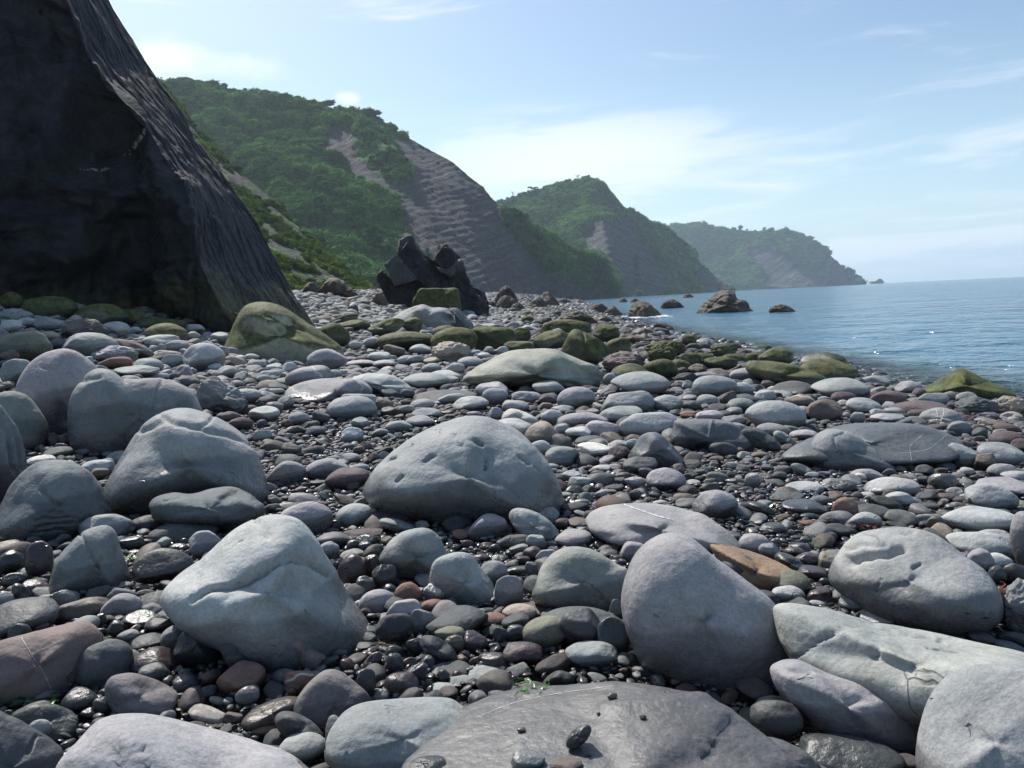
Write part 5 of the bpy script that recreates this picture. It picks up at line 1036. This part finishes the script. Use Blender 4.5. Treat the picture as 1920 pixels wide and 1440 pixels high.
LF = """56 57 268 200 l;503 105 714 172 d w;333 110 455 178 d w\\;752 90 874 198 r f;823 158 990 242 g h;1013 60 1164 135 k;1163 60 1280 115 d f;1418 22 1670 148 k;1300 143 1660 264 k;1165 165 1305 255 g;
1218 178 1312 262 b;1478 245 1655 322 k;1328 252 1645 412 k;1508 368 1645 448 k;1423 345 1565 480 l;1528 430 1618 528 d w;1598 420 1720 525 d w;1643 170 1830 450 l;1603 510 1830 790 g rv;388 215 520 270 d w;
286 268 435 375 l;383 320 475 408 l;466 365 615 480 d w\\;563 365 690 432 p w;680 362 780 458 t f;563 430 714 508 p w;196 375 380 530 d;453 468 628 568 o;452 530 605 620 k;628 545 745 618 p w;
788 570 945 660 g f;883 648 1125 718 g a;1008 650 1120 708 d w;1248 730 1445 798 b;1428 755 1575 828 p w;1572 750 1715 828 d w;348 1095 594 1285 d;598 1275 1080 1470 d w;538 315 635 370 d w;508 335 608 390 p w;
215 -10 310 25 d w;410 -5 510 35 d;518 8 700 60 g;465 35 582 78 b;440 60 600 105 d a;700 -10 790 45 g;770 5 870 70 d f;1320 40 1400 85 d;1280 65 1390 108 p;1400 90 1460 145 d w;1180 115 1280 150 d;1090 165 1180 230 g f;1065 160 1120 200 r w;580 200 660 235 r;720 185 790 225 p w;690 260 770 310 d w;640 270 700 310 d w;440 290 490 330 l w;210 260 290 310 d w;250 110 340 160 d;600 490 660 530 d w;640 515 700 560 p w;680 490 740 530 d w;690 525 750 560 d w;720 540 770 580 d w;560 30 620 60 k;1550 145 1640 185 d;1610 175 1700 215 d w;1640 400 1700 430 d;630 600 720 640 k;900 600 950 640 g;960 90 1010 130 p w;840 60 900 100 d;900 75 960 110 g;540 60 600 95 p w;590 165 680 200 d w;1030 130 1090 160 d w"""
LS = """1122 1225 1252 1350 d w/;845 1338 1020 1435 g fw;1040 1368 1205 1450 b f;1330 1065 1380 1100 d w;1490 1172 1526 1198 b w;878 1235 922 1262 r w;1275 1160 1296 1176 d w;1218 1362 1250 1382 d w;340 1358 525 1455 d w"""
def tilt_poly(x0, y0, x1, y1, s, flat=.62):
    th = np.linspace(0, 2 * math.pi, 16, endpoint=False); cx, cy, a, b = (x0 + x1) / 2, (y0 + y1) / 2, (x1 - x0) / 2, (y1 - y0) / 2
    return [(cx + a * math.cos(t), cy + b * math.sin(t + s * flat)) for t in th]
rsS = np.random.RandomState(5)
def lay(text, s, ox, oy, on=False):
    for it in text.replace('\n', '').split(';'):
        f_ = it.split()
        if len(f_) < 5: continue
        x0, y0, x1, y1 = [float(q) for q in f_[:4]]; fl = f_[5] if len(f_) > 5 else ''
        x0, x1, y0, y1 = ox + x0 * s, ox + x1 * s, oy + y0 * s, oy + y1 * s
        rho = rsS.uniform(.6, .95) if 'a' not in fl else 1.05
        gx, gy = (x1 - x0) * (.05 if y0 > 880 else .03), (y1 - y0) * .04
        if f_[4] == 'o': gx, gy = gx * 1.6, gy * 3
        if not on: x0, x1, y0, y1 = x0 - gx, x1 + gx, y0 - gy, y1 + gy
        SPEC.append(dict(kind='list', box=(x0, y0, x1, y1), code=f_[4], fl=fl, on=on, rho=rho, sol=None if on else solve(x0, y0, x1, y1, rho, kb=(.65 if y1 > 760 else .8) if f_[4] != 'o' else .9)))
        if on: SPEC[-1]['sol'] = [CAM + np.array([0, 1.0, -1]), 0, 0, 0, 0, np.array([0, .8, -.6])]
def build_list(sp):
    x0, y0, x1, y1 = sp['box']; code, fl, sol = sp['code'], sp['fl'], sp['sol']; on = None
    if sp['on']:
        on = slab_bvh; sol = list(solve(x0, y0, x1, y1, sp['rho'], kb=.95, on=on))
        g = slab_bvh.ray_cast(Vector((sol[0][0], sol[0][1], 3)), Vector((0, 0, -1)))
        if g[0] is not None: sol[0][2] = g[0].z + 0.86 * sol[3]
    wpx, hpx = x1 - x0, y1 - y0; dia = 2 * (sol[1] * sol[2] * max(sol[3], sol[1] * .5)) ** (1 / 3)
    nm = 'boulder' if dia > .256 else ('cobble' if dia > .085 else 'pebble')
    near = y0 > 880
    wet = 0.85 if 'w' in fl else (rsS.uniform(.35, .75) if near and code in 'dpb' else (rsS.uniform(0, .18) * (x0 > 1200 or near)))
    wet = max(wet, .75 * float(sm((-.62 - float(ground(sol[0][0], sol[0][1]))) / .25)))
    wl = .45 if 'h' in fl else (rsS.uniform(.3, .6) if near else rsS.uniform(.1, .45))
    moss = rsS.uniform(.6, .9) if 'm' in fl else (.08 * rsS.rand() if code == 'o' else 0)
    vein = .9 if 'v' in fl else (.5 if rsS.rand() < .06 else 0)
    lib, ms = (LIBR, MR) if 'r' in fl else ((LIBF, MF) if 'f' in fl else (LIB, ML)); k = rsS.randint(len(lib))
    sgn = 1 if '\\' in fl else (-1 if '/' in fl else 0)
    if sgn or wpx > 75:
        v, f = lib[k]; flip = rsS.choice([-1, 1]); v = v * [flip, flip, 1]
        q = place(v, sol, tilt_poly(x0, y0, x1, y1, sgn), 0, (x0, y0, x1, y1)) if sgn else place(v, sol)
        zmin = q[:, 2].min(); me = mesh_of(nm, q - [0, 0, zmin], f); me.materials.append(M['stone'])
        o = link(bpy.data.objects.new(nm, me)); o.location = sol[0] + [0, 0, zmin]
    else:
        o = link(bpy.data.objects.new(nm, ms[k])); o.location = sol[0]
        azm = math.atan2(sol[5][0], sol[5][1]); o.rotation_euler = (0, 0, -azm + rsS.choice([0, math.pi])); o.scale = (sol[1], sol[2], sol[3])
    o['category'] = nm
    finish_stone(o, code, wet, wl, moss, vein, rsS)
    FOOT.append((sol[0][0], sol[0][1], sol[1], sol[2], math.atan2(sol[5][0], sol[5][1])))
    STONES.append(dict(o=o, x=(x0 + x1) / 2, y=(y0 + y1) / 2, w=wpx, h=hpx, c=code, short=None, fl=fl, wet=wet, moss=moss, onslab=bool(on)))
lay(LA, 1 / 3, 0, 450); lay(LB, 1 / 3, 640, 450); lay(LC, 1 / 3, 1280, 450)
lay(LD, .375, 0, 900); lay(LE, .375, 640, 900); lay(LF, .375, 1280, 900); lay(LS, .375, 640, 900, True)
relax()
for sp in SPEC:
    if sp['kind'] == 'hero': hero_build(sp, sp['key'], *sp['args'], **sp['kw'])
for key in SEAK:
    s = HERO[key][3]; SEA_ROCKS.append((s[0][0], s[0][1], max(s[1], s[2] * .8), 1.1 if key in ('sea3', 'sea5', 'sea20') else .42))
slab_bvh = BVHTree.FromPolygons([tuple(x) for x in HERO['slab'][1]], [tuple(x) for x in HERO['slab'][2].tolist()])
for sp in SPEC:
    if sp['kind'] == 'list': build_list(sp)
build_sea()

# ------------------------------------------------------------------ packing the rest of the beach (log-polar discs)
def pack():
    rs = np.random.RandomState(12)
    A0, A1, L0, L1, res = -0.80, 0.80, math.log(0.62), math.log(330), 0.0016
    W, Hh = int((A1 - A0) / res), int((L1 - L0) / res)
    occ = np.zeros((Hh, W), bool)
    def stamp(u, v, ru, rv, yaw=0.0):
        r = max(ru, rv); i0, i1, j0, j1 = int((v - r) / res), int((v + r) / res) + 2, int((u - r) / res), int((u + r) / res) + 2
        i0, j0 = max(i0, 0), max(j0, 0); i1, j1 = min(i1, Hh), min(j1, W)
        if i1 <= i0 or j1 <= j0: return
        ii = (np.arange(i0, i1) * res - v)[:, None]; jj = (np.arange(j0, j1) * res - u)[None, :]
        occ[i0:i1, j0:j1] |= (jj / ru) ** 2 + (ii / rv) ** 2 <= 1
    for x, y, a, b, azm in FOOT:
        D = math.hypot(x, y); stamp(math.atan2(x, y) - A0, math.log(D) - L0, a / D * .72, b / D * .70)
    out = []
    RD = [(.0200, 700, 1.5, 3.6), (.0150, 2200, 1.3, 6), (.0115, 5000, 1.0, 12), (.0088, 9000, .7, 26), (.0068, 22000, 0, 330), (.0054, 42000, 0, 330), (.0043, 70000, 0, 330), (.0034, 110000, 0, 330), (.0027, 150000, 2.6, 330), (.0021, 90000, 8, 60)]
    for r0, n, dmin, dmax in RD:
        u = rs.uniform(0, A1 - A0, n); v = rs.uniform(0, L1 - L0, n) if dmin == 0 else rs.uniform(math.log(max(dmin, .7)) - L0, math.log(dmax) - L0, n)
        D = np.exp(v + L0); r = r0 * rs.uniform(.85, 1.2, n)
        x = D * np.sin(u + A0); y = D * np.cos(u + A0); z = ground(x, y)
        dens = 1.0
        if r0 > .0066: # larger stones thin out on the fine shingle patches
            patch = gnoise(np.c_[x * .45, y * .3, z * 0 + 3]); keep = rs.rand(n) < np.where(patch > .05, .15, 1.0); 
            keep |= (D < 2.9) & (rs.rand(n) < .6)
        else: keep = np.ones(n, bool)
        keep &= (r * D < .26) | (r0 < .0028)
        keep &= z > WATER_Z - 0.40
        keep &= ~((D < 3.2) & (r0 < .0040) & (rs.rand(n) < .75))
        i = np.clip((v / res).astype(int), 0, Hh - 1); j = np.clip((u / res).astype(int), 0, W - 1)
        keep &= ~occ[i, j]
        idx = np.nonzero(keep)[0]
        k8 = [(math.cos(t) * .80, math.sin(t) * .80) for t in np.arange(8) * math.pi / 4]
        for q in idx:
            uu, vv, rr = u[q], v[q], r[q]
            if occ[min(int(vv / res), Hh - 1), min(int(uu / res), W - 1)]: continue
            bad = False
            for cx, cy in k8:
                ii, jj = int((vv + cy * rr) / res), int((uu + cx * rr) / res)
                if 0 <= ii < Hh and 0 <= jj < W and occ[ii, jj]: bad = True; break
            if bad: continue
            stamp(uu, vv, rr * .92, rr * .92); out.append((x[q], y[q], z[q], rr * D[q], D[q], rr))
    return np.array(out)
PK = pack()
rp = np.random.RandomState(77)
N = len(PK)
keys = list('dglkpbrtw')
pr = np.array([.34, .24, .07, .07, .13, .075, .035, .02, .02]); pr /= pr.sum()
dryw = sm((PK[:, 4] - 6.5) / 5) * sm((2.5 - PK[:, 0]) / 3)                  # the upper beach is dry and paler
pr2 = np.array([.10, .34, .17, .26, .03, .05, .012, .03, .01]); pr2 /= pr2.sum()
ci = np.where(rp.rand(N) < dryw, rp.choice(len(keys), N, p=pr2), rp.choice(len(keys), N, p=pr))
pc = np.array([CO[k] for k in keys])[ci] * rp.uniform(.55, 1.0, (N, 1)) * rp.uniform(.98, 1.02, (N, 3))
wetp = np.clip((1 - dryw) * np.where(PK[:, 3] < .022, .95, .55) * rp.uniform(.6, 1.1, N) + .25 * (PK[:, 0] > 5), 0, 1)
wetp = np.clip(wetp * (1 - .55 * sm((PK[:, 4] - 3.2) / 4) * (gnoise(PK[:, :3] * .35 + 60) > -0.05)), 0, 1)
axes = np.c_[np.ones(N) * 1.12, rp.uniform(.62, .98, N), rp.uniform(.34, .66, N)]
wetp = np.maximum(wetp, .9 * sm((-.62 - PK[:, 2]) / .2))
small = PK[:, 5] < .0088
loc = PK[:, :3].copy(); loc[:, 2] += PK[:, 3] * axes[:, 2] * rp.uniform(.2, .75, N) + np.where(small, rp.uniform(0, .006, N), 0)
rot = np.c_[rp.normal(size=(N, 2)) * .20, rp.uniform(0, 6.28, N)]
# the largest of these in view become stones of their own
vis = np.abs(np.arctan2(PK[:, 0], PK[:, 1])) < .58
pxp = np.array([to_px(l) for l in loc]) ; vis &= (pxp[:, 0] > 5) & (pxp[:, 0] < 1915) & (pxp[:, 1] < 1435)
NCOB = sum(1 for s in STONES if s['o']['category'] == 'pebble'); print('kinds', {k: sum(1 for s in STONES if s['o']['category'] == k) for k in ('boulder', 'cobble', 'pebble', 'rock')})
vis &= PK[:, 3] * 1.6 < .12
order = np.argsort(-PK[:, 5] * vis); order = order[vis[order]]
NIND = max(0, min(285 - NCOB, 200)) if NCOB < 285 else 0
ind = set(order[:NIND].tolist())
for q in order[:NIND]:
    o = link(bpy.data.objects.new('pebble', ML[rp.randint(len(ML))])); o.location = loc[q]; o.rotation_euler = rot[q]; o.scale = PK[q, 3] * axes[q]
    o.color = (*pc[q], 1); o['wet'] = float(wetp[q]); o['wetline'] = -.2; o['zlo'] = -1.0; o['zspan'] = 2.0; o['moss'] = 0.0; o['vein'] = 0.0; o['category'] = 'pebble'
    STONES.append(dict(o=o, x=pxp[q, 0], y=pxp[q, 1], w=PK[q, 5] * 2 * F_PX, h=PK[q, 5] * F_PX, c=keys[ci[q]], short=None, fl='w' if wetp[q] > .6 else '', wet=wetp[q], moss=0, onslab=False))
rest = np.array([i for i in range(N) if i not in ind])
PP = [stone_pts(700 + s, 4, facets=4 + s % 5, p=6 + 1.5 * s, amp=.06) for s in range(9)] + [stone_pts(760 + s, 4, facets=8, p=20, amp=.06, rough=.08 * (s % 2)) for s in range(7)]
print('pebbles', N, 'individual', NIND, 'hand stones', len(STONES))
peb = instanced('shingle', loc[rest], PP, rp.randint(0, len(PP), len(rest)), rot[rest], PK[rest, 3:4] * axes[rest], pc[rest], M['pebble'], {'wet': wetp[rest]})
tag(peb, 'small wet and dry pebbles and shingle filling the gaps between the stones', kind='stuff')
# ------------------------------------------------------------------ seaweed
def weed(px, py, n, size, mat, label, seed, on=None, nm='seaweed'):
    rs = np.random.RandomState(seed)
    if on is not None:
        h = on.ray_cast(Vector(CAM), Vector(ray(px, py))); b = np.array(h[0]) if h[0] is not None else at(px, py, 2)
    else:
        d = ray(px, py)
        for D in np.linspace(.8, 30, 3000):
            b = CAM + d * D / math.hypot(d[0], d[1])
            if b[2] <= ground(b[0], b[1]) + size * .25: break
    V, Fc, k = [], [], 0
    for i in range(n):
        a = rs.uniform(0, 6.28); L = size * rs.uniform(.5, 1); wd = size * rs.uniform(.05, .12); o_ = rs.normal(size=3) * size * .35 * [1, 1, .1]
        for j in range(6):
            t = j / 5; c = o_ + [math.cos(a + t * 1.2) * L * t, math.sin(a + t * 1.2) * L * t, size * .07 * math.sin(t * 3.1) + .002 + rs.rand() * size * .03]
            nn = np.array([-math.sin(a), math.cos(a), rs.uniform(-.3, .3)]) * wd * (1 - .7 * t) * rs.uniform(.6, 1.3)
            V += [c - nn, c + nn, c + nn * .2 + [0, 0, .0015]]
            if j:
                q = k + (j - 1) * 3; Fc += [[q, q + 2, q + 5, q + 3], [q + 2, q + 1, q + 4, q + 5]]
        k += 18
    me = mesh_of(nm, V, Fc); me.materials.append(M[mat]); o = link(bpy.data.objects.new(nm, me)); o.location = b
    tag(o, label, 'seaweed', 'scraps of seaweed')
hb = lambda k: BVHTree.FromPolygons([tuple(x) for x in HERO[k][1]], [tuple(x) for x in HERO[k][2].tolist()])
weed(1003, 1294, 9, .045, 'weed_green', 'bright green weed tuft on the broad flat slab', 1, slab_bvh)
weed(788, 972, 14, .09, 'weed_brown', 'orange-brown weed caught under the central dome boulder', 2)
weed(775, 955, 8, .06, 'weed_green', 'green weed wisps at the left foot of the central dome', 3)
weed(1868, 1112, 14, .07, 'weed_red', 'dark red weed heap right of the broken-ledged boulder', 4)
weed(240, 1050, 10, .05, 'weed_green', 'green weed beside the cracked grey boulder', 5)
weed(30, 1068, 7, .04, 'weed_green', 'green weed between the glossy plum egg and its dark neighbour', 6)
weed(70, 1318, 12, .06, 'weed_green', 'green weed strip under the dusty pink boulder', 7)
weed(1118, 1168, 4, .03, 'weed_green', 'tiny green weed scrap on a wet slate pebble near the upright lilac boulder', 8)
weed(1535, 1020, 8, .05, 'weed_green', 'thin green weed left of the broken-ledged boulder', 9)
weed(1620, 990, 12, .07, 'weed_red', 'red-brown weed behind the broken-ledged boulder', 10)
weed(92, 1172, 4, .02, 'weed_red', 'small red weed scrap above the dusty pink boulder', 11)

# white water round the surf rocks
def surf():
    rs = np.random.RandomState(3); V, Fc, n = [], [], 0; v0, f0 = ico(2)
    for key, spread, cnt in (('sea3', 1.6, 160), ('sea5', 1.7, 170), ('sea6', 1.3, 60), ('sea20', 1.6, 50)):
        s = HERO[key][3]; r = max(s[1], s[2])
        for k in range(cnt):
            a = rs.uniform(-2.6, 1.2) if key in ('sea3', 'sea5') else rs.uniform(0, 6.28); q = r * rs.uniform(.85, spread)
            sz = r * rs.uniform(.05, .16) * (1.2 if q < r * 1.25 else .7)
            c = [s[0][0] + q * math.cos(a), s[0][1] + q * .8 * math.sin(a), WATER_Z + rs.uniform(0, .04)]
            V.append(v0 * [sz * 1.7, sz * 1.2, sz * rs.uniform(.25, .6)] * (1 + .3 * gnoise(v0 * 2 + k))[:, None] + c); Fc.append(f0 + n); n += len(v0)
    me = mesh_of('surf_foam', np.concatenate(V), np.concatenate(Fc)); me.materials.append(flat_mat('white_foam', (.82, .85, .87), .7))
    tag(link(bpy.data.objects.new('surf_foam', me)), 'white surf foam breaking round the rocks in the shallows', kind='stuff')
surf()

# ------------------------------------------------------------------ labels for the stones placed from lists
LAND = [s for s in STONES if s['short']]
def shape_word(s):
    fl = s.get('fl', ''); r = s['h'] / s['w']
    if 'r' in fl: return 'rough'
    if 'a' in fl: return 'flat'
    if 'f' in fl: return 'angular'
    return 'elongated' if r < .5 else ('upright' if r > .95 else ('oval' if r < .72 else 'rounded'))
def size_word(s): return 'tiny' if s['w'] < 18 else 'small' if s['w'] < 34 else 'mid-sized' if s['w'] < 62 else 'large'
def rel(s, L):
    dx, dy = s['x'] - L['x'], s['y'] - L['y']
    nx, ny = dx / (L['w'] / 2 + s['w'] / 2), dy / (L['h'] / 2 + s['h'] / 2)
    if s.get('onslab') and L['short'] == 'the broad flat slab': return 'resting on'
    far = max(abs(nx), abs(ny)) > 2.2
    if abs(nx) > 1.3 * abs(ny): w_ = 'right of' if dx > 0 else 'left of'
    elif abs(ny) > 1.3 * abs(nx): w_ = 'in front of' if dy > 0 else 'behind'
    else: w_ = ('front ' if dy > 0 else 'behind ') + ('right of' if dx > 0 else 'left of'); w_ = w_.replace('behind ', 'back ')
    return w_
def tone(s):
    fl = s.get('fl', '')
    if s['c'] == 'o' or s.get('moss', 0) > .3: return 'mossy green' if s.get('moss', 0) > .3 else 'olive'
    return ('wet ' if s.get('wet', 0) > .7 else '') + CN[s['c']] + (' veined' if 'v' in fl else '')
used = {s['o']['label'] for s in LAND}
ranks = {}
todo = [s for s in STONES if not s['short']]
def short_(L): return L['short'].replace('the ', '', 1)
for s in todo:
    near = sorted(LAND, key=lambda L: math.hypot((s['x'] - L['x']), 1.6 * (s['y'] - L['y'])) - .35 * (L['w'] + L['h']) / 2)[:5]
    kind = s['o']['category']
    desc = [f"{size_word(s)} {tone(s)} {shape_word(s)} {kind}", f"{tone(s)} {shape_word(s)} {kind}"]
    cands = []
    for L in near[:2]: cands.append(f"{desc[0]} {rel(s, L)} the {short_(L)}")
    for a in range(3):
        for b in range(a + 1, 4): cands.append(f"{desc[1]} {rel(s, near[a])} the {short_(near[a])}, {rel(s, near[b])} the {short_(near[b])}")
    s['cands'] = cands
from collections import Counter, defaultdict
cnt = Counter(s['cands'][0] for s in todo)
amb = []
for s in todo:
    c0 = s['cands'][0]
    if cnt[c0] == 1 and c0 not in used: s['o']['label'] = c0; used.add(c0)
    else: amb.append(s)
for k in range(1, 8):
    cn = Counter(s['cands'][k] for s in amb if k < len(s['cands'])); nxt = []
    for s in amb:
        c = s['cands'][k]
        if cn[c] == 1 and c not in used and len(c.split()) <= 16: s['o']['label'] = c; used.add(c)
        else: nxt.append(s)
    amb = nxt
grp = defaultdict(list)
for s in amb: grp[s['cands'][0]].append(s)
ordn = ['leftmost', 'second from left', 'third from left', 'fourth from left', 'fifth from left', 'sixth from left', 'seventh from left', 'eighth from left', 'ninth from left', 'tenth from left']
left_over = 0
for c0, ss in grp.items():
    ss.sort(key=lambda s: s['x'])
    for i, s in enumerate(ss):
        lab = f"{c0}, {ordn[min(i, 9)]} of these"
        if len(lab.split()) > 16 or lab in used: lab = c0; left_over += 1
        s['o']['label'] = lab; used.add(lab)
print('labels: ambiguous', len(amb), 'left over', left_over)
for s in STONES:
    o = s['o']; c = o['category']
    if 'group' not in o: o['group'] = {'boulder': 'boulders on the beach', 'cobble': 'cobbles on the beach', 'pebble': 'pebbles on the beach'}.get(c, 'rocks along the shoreline')
    if s['c'] == 'o' or s.get('moss', 0) > .3: o['group'] = 'mossy boulders and rocks'
if 'group' in stack: del stack['group']

# ------------------------------------------------------------------ sea air
def haze():
    lo, hi = np.array([-6200, -300, -6.0]), np.array([6800, 6500, 190.0])
    v = [[(lo, hi)[i][0], (lo, hi)[j][1], (lo, hi)[k][2]] for i in (0, 1) for j in (0, 1) for k in (0, 1)]
    f = [[0, 1, 3, 2], [4, 6, 7, 5], [0, 4, 5, 1], [2, 3, 7, 6], [0, 2, 6, 4], [1, 5, 7, 3]]
    me = mesh_of('haze', v, f, False); mt, t = new_mat('sea_air')
    t.n('ShaderNodeOutputMaterial', {'Volume': t.n('ShaderNodeVolumePrincipled', {'Color': (0.74, 0.87, 1.0, 1), 'Density': 0.00016, 'Anisotropy': 0.35})})
    me.materials.append(mt); o = link(bpy.data.objects.new('haze', me)); tag(o, 'thin blue sea haze fading the headlands', kind='stuff')
haze()
